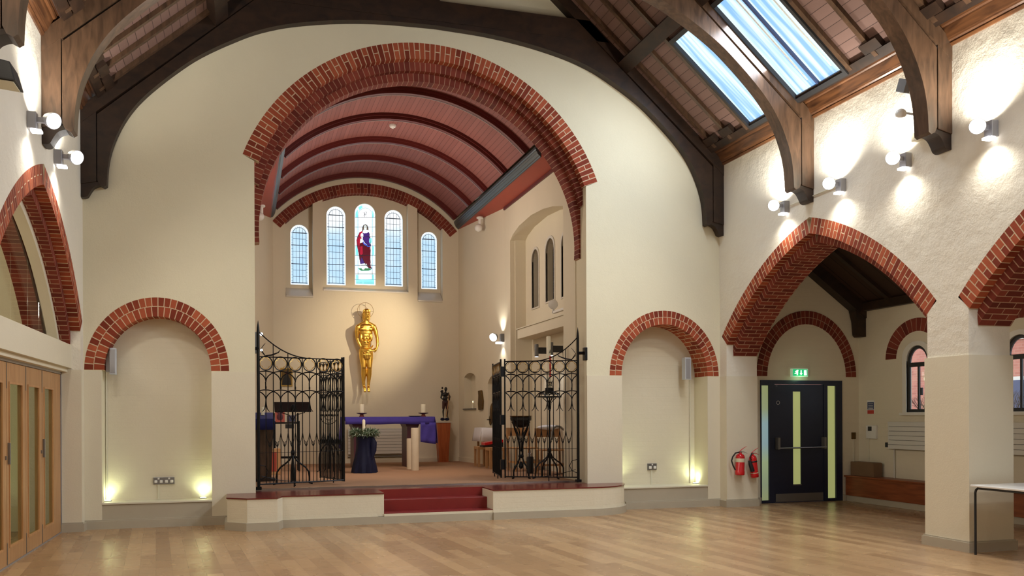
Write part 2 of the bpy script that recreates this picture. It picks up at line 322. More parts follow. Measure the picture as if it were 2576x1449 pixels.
# ------------------------------------------------------------------ mesh builder
class MB:
    def __init__(s): s.v = []; s.f = []; s.m = []; s.t = []; s.uv = {}; s.cur = 0; s.tint = .5
    def add(s, vs, fs):
        o = len(s.v); s.v += [tuple(v) for v in vs]; s.t += [s.tint] * len(vs)
        s.f += [tuple(o + i for i in f) for f in fs]; s.m += [s.cur] * len(fs)
        return s
    def box(s, a, b):
        x0, x1 = sorted((a[0], b[0])); y0, y1 = sorted((a[1], b[1])); z0, z1 = sorted((a[2], b[2]))
        return s.hexa([(x0, y0, z0), (x1, y0, z0), (x1, y1, z0), (x0, y1, z0), (x0, y0, z1), (x1, y0, z1), (x1, y1, z1), (x0, y1, z1)])
    def hexa(s, p):
        return s.add(p, [(0, 3, 2, 1), (4, 5, 6, 7), (0, 1, 5, 4), (1, 2, 6, 5), (2, 3, 7, 6), (3, 0, 4, 7)])
    def prism(s, poly, fr, w0, w1):
        """2-D polygon (u,v) extruded from depth w0 to w1 through frame fr"""
        n = len(poly); vs = [fr(u, v, w0) for u, v in poly] + [fr(u, v, w1) for u, v in poly]
        tri = tessellate_polygon([[Vector((u, v, 0)) for u, v in poly]])
        fs = [tuple(t) for t in tri] + [tuple(i + n for i in reversed(t)) for t in tri]
        fs += [(i, (i + 1) % n, n + (i + 1) % n, n + i) for i in range(n)]
        return s.add(vs, fs)
    def plate(s, outer, holes, fr, w0, w1, caps=True):
        """polygon with holes, extruded"""
        loops = [outer] + holes; flat = [p for l in loops for p in l]; n = len(flat)
        tri = tessellate_polygon([[Vector((u, v, 0)) for u, v in l] for l in loops])
        vs = [fr(u, v, w0) for u, v in flat] + [fr(u, v, w1) for u, v in flat]
        fs = [tuple(t) for t in tri] + [tuple(i + n for i in reversed(t)) for t in tri]
        k = 0
        for l in loops:
            m = len(l)
            for i in range(m):
                a, b = k + i, k + (i + 1) % m; fs.append((a, b, n + b, n + a))
            k += m
        return s.add(vs, fs)
    def tube(s, pts, r, n=8, cap=True, r2=None, flat=1.0):
        pts = [Vector(p) for p in pts]; N = len(pts); rings = []
        up = None
        for i, p in enumerate(pts):
            d = (pts[min(i + 1, N - 1)] - pts[max(i - 1, 0)])
            if d.length < 1e-9: d = Vector((0, 0, 1))
            d.normalize()
            if up is None:
                up = Vector((0, 0, 1)) if abs(d.z) < .9 else Vector((0, 1, 0))
            a = d.cross(up)
            if a.length < 1e-4: a = d.cross(Vector((1, 0, 0)))
            a.normalize(); b = a.cross(d).normalized(); up = b
            rr = r[i] if isinstance(r, (list, tuple)) else (r if r2 is None else r + (r2 - r) * i / (N - 1))
            rings.append([p + a * (rr * cos(2 * pi * k / n)) + b * (rr * flat * sin(2 * pi * k / n)) for k in range(n)])
        vs = [v for q in rings for v in q]; fs = []
        for i in range(N - 1):
            for k in range(n):
                fs.append((i * n + k, i * n + (k + 1) % n, (i + 1) * n + (k + 1) % n, (i + 1) * n + k))
        if cap: fs.append(tuple(range(n - 1, -1, -1))); fs.append(tuple((N - 1) * n + k for k in range(n)))
        return s.add(vs, fs)
    def lathe(s, prof, c, n=20, axis='Z'):
        vs = []
        for r, h in prof:
            for k in range(n):
                a = 2 * pi * k / n; p = (r * cos(a), r * sin(a), h)
                if axis == 'Y': p = (p[0], p[2], p[1])
                if axis == 'X': p = (p[2], p[0], p[1])
                vs.append((c[0] + p[0], c[1] + p[1], c[2] + p[2]))
        fs = []
        for i in range(len(prof) - 1):
            for k in range(n): fs.append((i * n + k, i * n + (k + 1) % n, (i + 1) * n + (k + 1) % n, (i + 1) * n + k))
        fs.append(tuple(range(n - 1, -1, -1))); fs.append(tuple((len(prof) - 1) * n + k for k in range(n)))
        return s.add(vs, fs)
    def ball(s, c, r, n=12, m=8, rot=None):
        if not isinstance(r, (tuple, list)): r = (r, r, r)
        vs = []; M = rot or Matrix.Identity(3)
        for i in range(m + 1):
            t = pi * i / m
            for k in range(n):
                a = 2 * pi * k / n
                vs.append(Vector(c) + M @ Vector((r[0] * sin(t) * cos(a), r[1] * sin(t) * sin(a), r[2] * cos(t))))
        fs = []
        for i in range(m):
            for k in range(n): fs.append((i * n + k, (i + 1) * n + k, (i + 1) * n + (k + 1) % n, i * n + (k + 1) % n))
        return s.add(vs, fs)
    def build(s, name, mats, parent=None, smooth=False, bevel=0):
        me = bpy.data.meshes.new(name); me.from_pydata(s.v, [], s.f)
        if isinstance(mats, str): mats = [mats]
        for m in mats: me.materials.append(MATS[m])
        me.polygons.foreach_set('material_index', s.m)
        if s.uv:
            ul = me.uv_layers.new(name='UVMap')
            for lp in me.loops:
                if lp.vertex_index in s.uv: ul.data[lp.index].uv = s.uv[lp.vertex_index]
        at = me.attributes.new('tint', 'FLOAT', 'POINT'); at.data.foreach_set('value', s.t)
        bm = bmesh.new(); bm.from_mesh(me); bmesh.ops.recalc_face_normals(bm, faces=bm.faces); bm.to_mesh(me); bm.free()
        if smooth:
            me.polygons.foreach_set('use_smooth', [True] * len(me.polygons))
            try: me.set_sharp_from_angle(angle=R(40))
            except Exception: pass
        me.update()
        o = bpy.data.objects.new(name, me); COL.objects.link(o)
        if parent is not None:
            o.parent = parent
            if parent.get('_at'): o.matrix_parent_inverse = Matrix.Translation(-Vector(parent['_at']))
        if bevel:
            bv = o.modifiers.new('bevel', 'BEVEL'); bv.width = bevel; bv.segments = 2; bv.limit_method = 'ANGLE'
        return o
def tag(o, label=None, cat=None, group=None, kind=None):
    if label: o['label'] = label
    if cat: o['category'] = cat
    if group: o['group'] = group
    if kind: o['kind'] = kind
    return o
def thing(name, label, cat, at=(0, 0, 0), group=None):
    """an Empty at the thing's base; parts are built in world coordinates and parented to it"""
    o = bpy.data.objects.new(name, None); COL.objects.link(o); o.location = at; o.empty_display_size = .1
    o['_at'] = tuple(at)
    return tag(o, label, cat, group)
def struct(o): o['kind'] = 'structure'; return o
def dup(root, delta, label=None, rot=None):
    r = root.copy(); COL.objects.link(r); r.location = Vector(root.location) + Vector(delta)
    if label: r['label'] = label
    def rec(a, b):
        for ch in a.children:
            c = ch.copy(); COL.objects.link(c); c.parent = b; c.matrix_parent_inverse = ch.matrix_parent_inverse.copy(); rec(ch, c)
    rec(root, r)
    return r
def EY(Y): return lambda u, v, w=0: (u, Y + w, v)          # wall facing the camera, deeper = +Y
def RX(X): return lambda u, v, w=0: (X + w, u, v)          # right-hand wall, deeper = +X
def LX(X): return lambda u, v, w=0: (X - w, u, v)          # left-hand wall, deeper = -X
def HZ(Z): return lambda u, v, w=0: (u, v, Z + w)
def circ3(p, q, r):
    ax, ay = p; bx, by = q; cx, cy = r
    d = 2 * (ax * (by - cy) + bx * (cy - ay) + cx * (ay - by))
    ux = ((ax * ax + ay * ay) * (by - cy) + (bx * bx + by * by) * (cy - ay) + (cx * cx + cy * cy) * (ay - by)) / d
    uy = ((ax * ax + ay * ay) * (cx - bx) + (bx * bx + by * by) * (ax - cx) + (cx * cx + cy * cy) * (bx - ax)) / d
    return ux, uy, hypot(ax - ux, ay - uy)
def arc(cx, cz, r, a0, a1, n): return [(cx + r * cos(a0 + (a1 - a0) * i / n), cz + r * sin(a0 + (a1 - a0) * i / n)) for i in range(n + 1)]
def ring(mb, fr, cx, cz, ri, ro, a0, a1, w0, w1, cuts=(0, 1), dcuts=(0,), pitch=.078, gap=.007, sx=1.0, alt=None, dalt=None, clip=None, sz=1.0):
    """brick voussoirs over a mortar bed: radial joints, alternate bonding across the face (cuts/alt) and the soffit (dcuts/dalt)"""
    n = max(3, int(round(abs(a1 - a0) * (ri + ro) / 2 / pitch))); da = (a1 - a0) / n
    P = lambda a, r, w: fr(cx + r * cos(a) * sx, cz + r * sin(a) * sz, w)
    mb.cur = 1; mb.tint = .5; e = .0015
    for i in range(n):
        A, B = a0 + da * i, a0 + da * (i + 1)
        if clip and not clip(cx + ri * cos((A + B) / 2) * sx, cz + ri * sin((A + B) / 2) * sz): continue
        q = [P(A, ri + e, w0 + e), P(B, ri + e, w0 + e), P(B, ro - .001, w0 + e), P(A, ro - .001, w0 + e), P(A, ri + e, w1 - e), P(B, ri + e, w1 - e), P(B, ro - .001, w1 - e), P(A, ro - .001, w1 - e)]
        mb.hexa(q)
    mb.cur = 0
    for i in range(n):
        g = gap / 2 / ri * (1 if da > 0 else -1)
        A, B = a0 + da * i + g, a0 + da * (i + 1) - g
        if clip and not clip(cx + ri * cos((A + B) / 2) * sx, cz + ri * sin((A + B) / 2) * sz): continue
        cu = (alt if (alt and i % 2) else cuts); dc = (dalt if (dalt and i % 2) else dcuts)
        rs = [ri + (ro - ri) * c for c in cu]; T = abs(w1 - w0); ws = [w0] + [w0 + d for d in dc if 0 < d < T] + [w1]
        for j in range(len(rs) - 1):
            for k in range(len(ws) - 1):
                r0 = rs[j] + (gap / 2 if j else 0); r1 = rs[j + 1] - (gap / 2 if j < len(rs) - 2 else 0)
                v0 = ws[k] + (gap / 2 if k else 0); v1 = ws[k + 1] - (gap / 2 if k < len(ws) - 2 else 0)
                mb.tint = random.random()
                mb.hexa([P(A, r0, v0), P(B, r0, v0), P(B, r1, v0), P(A, r1, v0), P(A, r0, v1), P(B, r0, v1), P(B, r1, v1), P(A, r1, v1)])
    mb.tint = .5
# ================================================================== STRUCTURE
D = 13.112; XL = -2.044; XR = 7.540; XC = 2.748; TW = .56; FZ = .45; KS = .87
def up(d): return 5.86 + KS * (4.52 - d)
def roofz(X): return up(abs(X - XC))
YA = 20.3; CX0 = .17; CX1 = 5.17; YJ = 12.90          # chancel end wall, chancel side walls, east jamb of the arcades
# floors
struct(MB().box((-6, -6.5, -.08), (10.7, 13.55, 0)).build('floor', 'parquet'))
# ---- wall with the chancel arch and the two niches
ocx, ocz, oR = circ3((.011, 5.196), (2.70, 7.06), (5.381, 5.188))
aR = atan2(5.188 - ocz, 5.381 - ocx); aL = atan2(5.196 - ocz, .011 - ocx)
JL, JR = .17, 5.185
cz_in = lambda a: (ocx + (oR - .235) * cos(a), ocz + (oR - .235) * sin(a))
hole_ch = [(JR, .1), (JR, cz_in(aR)[1])] + arc(ocx, ocz, oR, aR, aL, 48) + [(JL, cz_in(aL)[1]), (JL, .1)]
NL = dict(cx=-1.107, s=2.14, ro=1.005, ri=.745, sx=.922, j0=-1.82, j1=-.415, d=.32)
NR = dict(cx=6.545, s=2.132, ro=1.06, ri=.837, sx=.917, j0=5.781, j1=7.303, d=.44)
def niche_hole(N):
    a = [(N['cx'] + N['ro'] * N['sx'] * cos(pi * i / 28), N['s'] + N['ro'] * sin(pi * i / 28)) for i in range(29)]
    return [(N['j1'], .345), (N['j1'], N['s'])] + a + [(N['j0'], N['s']), (N['j0'], .345)]
gable = [(XL - .02, 0), (XR + .02, 0), (XR + .02, roofz(XR)), (XC, up(0) + .02), (XL - .02, roofz(XL))]
hl = niche_hole(NL); hl = [(max(u, XL + .001), v) for u, v in hl]
hr = niche_hole(NR); hr = [(min(u, XR - .001), v) for u, v in hr]
wf = struct(MB().plate(gable, [hole_ch, hl, hr], EY(D), 0, .45).build('wall_front', 'plaster_cream'))
for N in (NL, NR):      # niche backs
    MB().box((N['cx'] - .90 if N is NL else N['cx'] - 1.1, D + N['d'], .2), (N['cx'] + (1.1 if N is NL else .97), D + .45, 3.3)).build('niche_back', 'plaster_painted_brick', wf)
# dado (slightly proud lower wall), plinths and skirting
m = MB()
for a, b in ((XL, NL['j0']), (NL['j1'], JL), (JR, NR['j0']), (NR['j1'], XR)):
    m.box((a, D - .014, .1), (b, D, 2.13))
m.build('dado', 'plaster_smooth', wf)
m = MB()
for a, b in ((XL, -.21), (5.83, XR)): m.box((a, D - .045, 0), (b, D, .105)); m.box((a, D - .03, .105), (b, D, .125))
struct(m.build('baseboard_front', 'paint_grey'))
for N in (NL, NR):
    m = MB().box((N['j0'], D - .004, .12), (N['j1'], D + .05, .325)); m.build('niche_plinth', 'paint_grey', wf)
    m = MB().box((N['j0'] - .0, D - .02, .325), (N['j1'] + .0, D + N['d'], .35)); m.build('niche_ledge', 'paint_ledge', wf, bevel=.004)
# ---- side walls of the nave with the arcades
acy, acz, aRo = circ3((8.299, 2.780), (9.485, 3.757), (10.675, 4.240))     # near half of the first arch
def arch_outline(yc, r, zf, n=16):
    """outline of the pointed opening at radius r, both halves, from the foot (v=zf) over the point"""
    c = acy - 10.675
    a0 = math.asin((zf - acz) / r); a0 = pi - a0
    a1 = math.acos(max(-1, min(1, (-c) / r)))
    near = [(yc + c + r * cos(a0 + (a1 - a0) * i / n), acz + r * sin(a0 + (a1 - a0) * i / n)) for i in range(n + 1)]
    return near + [(2 * yc - u, v) for u, v in reversed(near[:-1])]
def arch_hole(yc):
    o = arch_outline(yc, aRo, 2.80)
    return [(yc - 2.225, -.05), (yc - 2.225, 2.64)] + o + [(yc + 2.225, 2.64), (yc + 2.225, -.05)]
wr = struct(MB().plate([(-6.2, -.07), (13.56, -.07), (13.56, 5.8), (-6.2, 5.8)], [arch_hole(10.675), arch_hole(5.615)], RX(XR), 0, TW).build('wall_right', 'plaster_lumpy'))
wl = struct(MB().plate([(-6.2, -.07), (13.56, -.07), (13.56, 5.8), (-6.2, 5.8)], [arch_hole(10.675)], LX(XL), 0, TW + .08).build('wall_left', 'plaster_lumpy'))
struct(MB().box((XL - .6, -6.4, 0), (XR + .6, -6.2, 10.2)).build('wall_back', 'plaster_cream'))
# pier and respond: dado, skirting
m = MB(); e = .022
m.box((XR - e, 7.84 - e, .1), (XR + TW + e, 8.45 + e, 2.14)); m.build('pier_dado', 'plaster_smooth', wr)
m = MB(); m.box((XR - .05, 7.84 - .05, 0), (XR + TW + .05, 8.45 + .05, .105)); m.box((XR - .035, 7.84 - .035, .105), (XR + TW + .035, 8.45 + .035, .12))
struct(m.build('baseboard_right', 'paint_grey'))
m = MB(); m.box((XR, YJ - .015, .1), (XR + TW, YJ, 2.13)); m.box((XR - .012, YJ - .015, .1), (XR, D - .015, 2.13)); m.build('respond_dado', 'plaster_smooth', wr)
m = MB(); m.box((XR, YJ - .05, 0), (XR + TW + .01, YJ, .105)); m.box((XR - .04, YJ - .05, 0), (XR, D - .045, .105)); m.box((XR - .028, YJ - .035, .105), (XR + TW, YJ - .016, .125))
struct(m.build('baseboard_right', 'paint_grey'))
m = MB(); m.box((XL - .24, YJ - .015, .1), (XL, YJ, 2.13)); m.box((XL, YJ - .015, .1), (XL + .012, D - .015, 2.13)); m.build('respond_dado', 'plaster_smooth', wl)
m = MB(); m.box((XL - .24, YJ - .045, 0), (XL, YJ, .105)); m.box((XL, YJ - .045, 0), (XL + .04, D - .045, .105)); m.box((XL - .24, YJ - .032, .105), (XL + .028, YJ - .016, .125))
struct(m.build('baseboard_left', 'paint_grey'))

# ---- nave roof boarding
m = MB()
for sgn in (1, -1):
    def rp(d, dz): return (XC + sgn * d, roofz(XC + d) + dz)
    ys = (-6.2, D); n0 = len(m.v); vs = []
    for d, u in ((4.605, 0), (0, 6.10)):
        for y in ys:
            x, z = rp(d, 0); m.uv[n0 + len(vs)] = (u, y); vs.append((x, y, z))
    for d, u in ((4.605, 0), (0, 6.10)):
        for y in ys:
            x, z = rp(d, .06); m.uv[n0 + len(vs)] = (u, y); vs.append((x, y, z))
    m.add(vs, [(0, 1, 3, 2), (4, 6, 7, 5), (0, 4, 5, 1), (0, 2, 6, 4), (1, 5, 7, 3)])
struct(m.build('ceiling', 'roof_boards'))
# cornices (moulded wall plates)
prof = [(a * .95, z + .085) for a, z in [(0, 5.49), (.02, 5.49), (.04, 5.515), (.035, 5.53), (.06, 5.545), (.07, 5.56), (.075, 5.565), (.12, 5.665), (.125, 5.68), (.15, 5.69), (.165, 5.71), (.16, 5.72), (.19, 5.735), (.20, 5.76), (.20, 5.80), (0, 5.80)]]
struct(MB().prism([(XR - a, z) for a, z in prof], lambda u, v, w: (u, w, v), -6.2, D).build('trim_1', 'oak_cornice'))
struct(MB().prism([(XL + a, z) for a, z in prof], lambda u, v, w: (u, w, v), -6.2, D).build('trim_2', 'oak_cornice'))

# ---- platform: kerb wall, tiles, steps
outl = [(-.205, D), (-.205, 12.46), (.05, 12.235), (.435, 12.235), (.51, 12.465), (1.885, 12.475)]
arcR = [(5.03 + .74 * sin(t), 13.17 - .74 * cos(t)) for t in [i * pi / 2 / 8 for i in range(9)]]
right_side = [(3.46, 12.44), (5.03, 12.43)] + arcR[1:-1] + [(5.77, D)]
KZ = .43
def grow(pts, e, c=(2.4, 13.9)):
    out = []
    for i, p in enumerate(pts):
        a = Vector(pts[max(i - 1, 0)]); b = Vector(pts[min(i + 1, len(pts) - 1)]); t = (b - a).normalized(); nrm = Vector((t.y, -t.x))
        if nrm.dot(Vector(p) - Vector(c)) < 0: nrm = -nrm
        out.append((p[0] + nrm.x * e, p[1] + nrm.y * e))
    return out
pf = struct(MB().prism(outl + [(1.885, D)], HZ(0), 0, KZ - .015).prism(right_side + [(3.46, D)], HZ(0), 0, KZ - .015).build('floor', 'plaster_painted_brick'))
MB().box((JL, 13.06, 0), (JR, 13.56, KZ - .017)).box((JL, D, 0), (1.885, 13.07, KZ - .017)).box((3.46, D, 0), (JR, 13.07, KZ - .017)).build('platform_core', 'plaster_smooth', pf)
tl = MB().prism(grow(outl, .012) + [(1.885, D)], HZ(0), KZ - .015, KZ).prism([(3.46, D)] + grow(right_side, .012), HZ(0), KZ - .015, KZ)
tl.box((JL, 13.06, KZ - .017), (JR, 13.55, KZ - .0005)); tl.build('coping_tiles', 'tile_red', pf)
sk = MB().prism(grow(outl, .035) + [(1.885, D)], HZ(0), 0, .105).prism(grow(right_side, .035) + [(3.46, D)], HZ(0), 0, .105).box((1.8, 12.438, 0), (3.5, 12.52, .105))
struct(sk.build('baseboard_front', 'paint_grey'))
st = thing('step', 'painted red steps rising to the chancel between white kerb walls', 'steps', (2.65, 12.7, 0))
MB().box((1.885, 12.45, 0), (3.46, 13.06, .138)).build('base_block', 'plaster_smooth', st)
MB().box((1.885, 12.452, .138), (3.46, 12.77, .146)).build('tread', 'step_red', st)
MB().box((1.885, 12.77, .138), (3.46, 13.06, .305)).build('riser_block', 'step_red', st, bevel=.006)
MB().box((1.885, 13.05, .305), (3.46, 13.09, KZ + .001)).build('riser_block', 'step_red', st)
# chancel floor
struct(MB().box((-.35, 13.50, .2), (5.72, 21.1, FZ)).build('floor', 'carpet'))
struct(MB().box((JL, 13.49, KZ), (JR, 13.515, FZ + .004)).build('trim_3', 'chrome'))

# ---- brick arches
def brick_arch(label, parts, at=(0, 0, 0)):
    return None
A1 = thing('brick_arch', 'great round red brick arch of three stepped rings framing the chancel', 'arch', (2.7, D, 5.0))
cl = lambda Y: (lambda u, v, w=0: (min(max(u, JL), JR), Y + w, v))
m = MB(); ring(m, EY(D), ocx, ocz, oR - .235, oR, aR, aL, 0, .14, cuts=(0, 1), alt=(0, .52, 1), gap=.013, dcuts=(), dalt=()); m.build('outer_ring', ['brick_face', 'mortar'], A1)
z2 = lambda r, z: math.asin(max(-1, min(1, (z - ocz) / r)))
b2 = z2(oR - .30, 4.83); b3 = z2(oR - .42, 4.01)
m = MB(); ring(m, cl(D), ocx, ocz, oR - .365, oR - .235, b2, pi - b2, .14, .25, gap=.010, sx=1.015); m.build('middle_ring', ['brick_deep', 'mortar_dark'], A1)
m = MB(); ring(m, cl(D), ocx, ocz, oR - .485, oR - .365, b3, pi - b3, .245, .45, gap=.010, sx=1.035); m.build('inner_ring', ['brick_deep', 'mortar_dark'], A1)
for N, lab in ((NL, 'round red brick arch over the niche left of the chancel'), (NR, 'round red brick arch over the niche right of the chancel')):
    T = thing('brick_arch', lab, 'arch', (N['cx'], D, N['s']))
    mid = (N['ri'] + N['ro']) / 2
    lim = (lambda u, v, w=0: (min(max(u, XL), XR), D + w, v))
    m = MB(); ring(m, lim, N['cx'], N['s'], mid, N['ro'], 0, pi, 0, .10, sx=N['sx'], pitch=.086, gap=.012, cuts=(.085, 1)); m.build('outer_ring', ['brick_face', 'mortar'], T)
    m = MB(); ring(m, lim, N['cx'], N['s'], N['ri'], mid, 0, pi, 0, N['d'], sx=N['sx'], pitch=.086, gap=.012, dcuts=(.108, .33), dalt=(.215,)); m.build('inner_ring', ['brick_face', 'mortar'], T)

def arcade(T, fr0, yc, TH, orders=True, lo=None):
    c = acy - 10.675
    for half in (0, 1):
        if half == 0: fr = lambda u, v, w=0: fr0(min(max(u, yc - 2.385), yc), v, w)
        else: fr = lambda u, v, w=0: fr0(max(2 * yc - max(u, yc - 2.385), yc), v, w)
        foot = atan2(2.78 - acz, 8.299 - acy)
        r = aRo - .215; apex = math.acos((-c) / r)
        m = MB(); ring(m, fr, yc + c, acz, r, aRo, foot, apex, 0, .13, cuts=(0, 1), alt=(0, .5, 1), gap=.013); m.build('outer_ring', ['brick_face', 'mortar'], T)
        if half == 0: frb = lambda u, v, w=0: fr0(min(max(u, yc - 2.225), yc), v, w)
        else: frb = lambda u, v, w=0: fr0(max(2 * yc - max(u, yc - 2.225), yc), v, w)
        r2 = aRo - .33; f2 = pi - math.asin((2.46 - acz) / r2); a2 = math.acos((-c) / r2)
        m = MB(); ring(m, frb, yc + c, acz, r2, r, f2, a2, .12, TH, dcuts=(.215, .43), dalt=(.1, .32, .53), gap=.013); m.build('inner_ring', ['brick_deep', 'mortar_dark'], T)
arcade(thing('brick_arch', 'pointed red brick arcade arch opening to the fire exit door', 'arch', (XR, 10.675, 2.6)), RX(XR), 10.675, TW)
arcade(thing('brick_arch', 'pointed red brick arch cut by the right edge of the picture', 'arch', (XR, 5.615, 2.6)), RX(XR), 5.615, TW)
arcade(thing('brick_arch', 'pointed red brick arch above the folding doors on the left wall', 'arch', (XL, 10.675, 2.6)), LX(XL), 10.675, .24)

# ---- roof trusses
half = [(4.475, 4.60), (4.46, 4.85), (4.42, 5.07), (4.345, 5.29), (4.25, 5.49), (4.13, 5.68), (3.98, 5.86), (3.79, 6.05), (3.58, 6.24), (3.36, 6.42), (3.12, 6.58), (2.86, 6.73), (2.57, 6.88), (2.25, 7.0), (1.95, 7.08), (1.55, 7.16), (1.16, 7.215), (.8, 7.25), (.5, 7.265), (0, 7.28)]
def smooth_curve(p, k=3):
    out = []
    for i in range(len(p) - 1):
        a, b, c, d = p[max(i - 1, 0)], p[i], p[i + 1], p[min(i + 2, len(p) - 1)]
        for j in range(k):
            t = j / k; out.append(tuple(.5 * (2 * b[q] + (c[q] - a[q]) * t + (2 * a[q] - 5 * b[q] + 4 * c[q] - d[q]) * t * t + (3 * b[q] - a[q] - 3 * c[q] + d[q]) * t ** 3) for q in (0, 1)))
    return out + [p[-1]]
half = smooth_curve(half)
def truss(Yc, th, label, y1=None):
    T = thing('roof_truss', label, 'roof truss', (XC, Yc, 4.44))
    a, b = Yc - th / 2, Yc + th / 2
    for s in (1, -1):
        fr = lambda u, v, w=0: (XC + s * u, w, v)
        poly = half + [(0, 7.34), (2.55, 7.34)] + [(4.59, up(4.59) - .26), (4.59, 4.66), (4.56, 4.60), (4.51, 4.575)]
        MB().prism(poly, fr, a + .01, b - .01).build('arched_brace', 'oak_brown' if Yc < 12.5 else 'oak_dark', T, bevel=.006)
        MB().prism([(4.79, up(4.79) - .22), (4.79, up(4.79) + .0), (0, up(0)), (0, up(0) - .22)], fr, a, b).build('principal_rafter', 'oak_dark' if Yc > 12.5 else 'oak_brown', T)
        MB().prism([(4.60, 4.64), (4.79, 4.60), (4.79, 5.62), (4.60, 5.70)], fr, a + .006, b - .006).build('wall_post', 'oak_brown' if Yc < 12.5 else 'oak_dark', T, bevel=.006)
        pd = smooth_curve([(4.79, 4.43), (4.75, 4.425), (4.71, 4.445), (4.68, 4.50), (4.64, 4.56), (4.59, 4.59), (4.55, 4.60)]) + [(4.55, 4.64), (4.79, 4.64)]
        MB().prism(pd, fr, a + .02, b - .02).build('pendant', 'oak_dark', T, bevel=.008)
        # thin chamfered edge strip along the arch
        strip = half + [(d - .0, z + .03) for d, z in reversed(half)]
    MB().prism([(-2.78, 7.34), (2.78, 7.34), (2.45, 7.645), (-2.45, 7.645)], lambda u, v, w=0: (XC + u, w, v), a, b).build('collar_beam', 'oak_dark', T)
    MB().box((XC - .07, a, 7.645), (XC + .07, b, 9.6)).build('king_post', 'oak_dark', T)
    return T
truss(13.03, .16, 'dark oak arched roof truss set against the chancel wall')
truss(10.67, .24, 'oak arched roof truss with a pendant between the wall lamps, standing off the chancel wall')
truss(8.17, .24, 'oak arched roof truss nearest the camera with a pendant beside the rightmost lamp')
# ---- purlins and rafters
def slope_bar(s, d0, d1, y0, y1, drop, name, mat, parent=None):
    k = 1.0 / sqrt(1 + KS ** 2); nx, nz = -KS * k, -k            # inward normal on the right slope (towards -X, down)
    def P(d, y, off): return (XC + s * (d + nx * off), y, up(d) + nz * off)
    return MB().hexa([P(d0, y0, 0), P(d1, y0, 0), P(d1, y1, 0), P(d0, y1, 0), P(d0, y0, drop), P(d1, y0, drop), P(d1, y1, drop), P(d0, y1, drop)]).build(name, mat, parent)
BAYS = [(10.79, 12.95, 'bay next to the chancel wall'), (8.29, 10.55, 'second bay from the chancel wall'), (3.6, 8.05, 'bay nearest the camera')]
for s, side in ((1, 'right'), (-1, 'left')):
    struct(slope_bar(s, 4.51, 4.60, -6.1, 12.95, .05, 'trim_%d' % (6 if s > 0 else 7), 'oak_dark'))
    for y0, y1, bay in BAYS:
        o = slope_bar(s, 3.03, 3.19, y0, y1, .17, 'purlin', 'oak_dark'); tag(o, 'dark oak purlin, %s roof slope, %s' % (side, bay), 'purlin', 'purlins of the nave roof')
ORD = 'first second third fourth fifth sixth seventh eighth ninth tenth eleventh twelfth thirteenth fourteenth fifteenth sixteenth seventeenth eighteenth'.split()
SKY = [(10.85, 11.70), (9.54, 10.53)]
for s, side in ((1, 'right'), (-1, 'left')):
    ys = [12.76 - .475 * i for i in range(18)]
    for iy, y in enumerate(ys):
        if any(abs(y - t) < .16 for t in (13.03, 10.67, 8.17)): continue
        bay = next(b for a0, a1, b in [(10.67, 13.1, BAYS[0][2]), (8.17, 10.67, BAYS[1][2]), (0, 8.17, BAYS[2][2])] if a0 <= y < a1)
        cutr = s == 1 and any(a - .05 < y < b + .05 for a, b in SKY)
        lab = 'slender brown rafter, %s from the chancel wall on the %s roof slope' % (ORD[iy], side)
        if cutr: o = slope_bar(s, 0, 3.05, y - .035, y + .035, .055, 'rafter', 'oak_brown'); lab = 'short rafter above a roof light, %s from the chancel wall' % ORD[iy]
        else: o = slope_bar(s, 0, 4.56, y - .035, y + .035, .055, 'rafter', 'oak_brown')
        tag(o, lab, 'rafter', 'rafters of the nave roof')
        if not cutr and not (s == 1 and any(a - .26 < y < b + .26 for a, b in SKY)):
            o2 = slope_bar(s, 4.40, 4.50, y - .19, y + .20 - .09, .075, 'rafter_block', 'oak_dark'); tag(o2, 'dark timber eaves block, %s from the chancel wall on the %s roof slope' % (ORD[iy], side), 'block', 'eaves blocks')

# ---- roof lights
def skylight(y0, y1, bars, label):
    T = thing('roof_light', label, 'skylight', (6.3, (y0 + y1) / 2, 6.2))
    k = 1.0 / sqrt(1 + KS ** 2); nx, nz = -KS * k, -k
    def P(d, y, off): return (XC + d + nx * off, y, up(d) + nz * off)
    def q(mb, d0, d1, a, b, o0, o1): mb.hexa([P(d0, a, o0), P(d1, a, o0), P(d1, b, o0), P(d0, b, o0), P(d0, a, o1), P(d1, a, o1), P(d1, b, o1), P(d0, b, o1)])
    dt, db = 3.29, 4.53
    m = MB(); q(m, dt, db, y0, y1, .004, .012); m.build('glass_pane', 'roof_glass', T)
    m = MB()
    for a, b in ((y0 - .05, y0), (y1, y1 + .05)): q(m, dt - .05, db + .05, a, b, .0, .07)
    q(m, dt - .05, dt, y0, y1, 0, .07); q(m, db, db + .05, y0, y1, 0, .07); m.build('frame', 'plastic_dark', T)
    for y in bars:
        m = MB(); q(m, dt, db, y - .016, y + .016, .01, .05); m.build('glazing_bar', 'sign_blue', T)
    m = MB()
    for y in [y0 + .12] + [b + .12 for b in bars]: q(m, dt + .03, db - .10, y, y + .02, .012, .02)
    m.build('fold_line', 'lamp_blue' if False else 'paint_white', T)
skylight(10.85, 11.70, [], 'narrow bright roof light partly hidden by the second roof truss')
skylight(9.54, 10.53, [10.04], 'wide bright roof light of two panes in the right roof slope')
slope_bar(1, 3.1, 4.53, 10.78, 10.84, .16, 'roof_lining', 'steel_dull')  # added strip, grey to imitate skylight on the side of the truss rafter
tag(bpy.data.objects['roof_lining'], 'grey boxed lining strip beside the narrow roof light', 'lining')

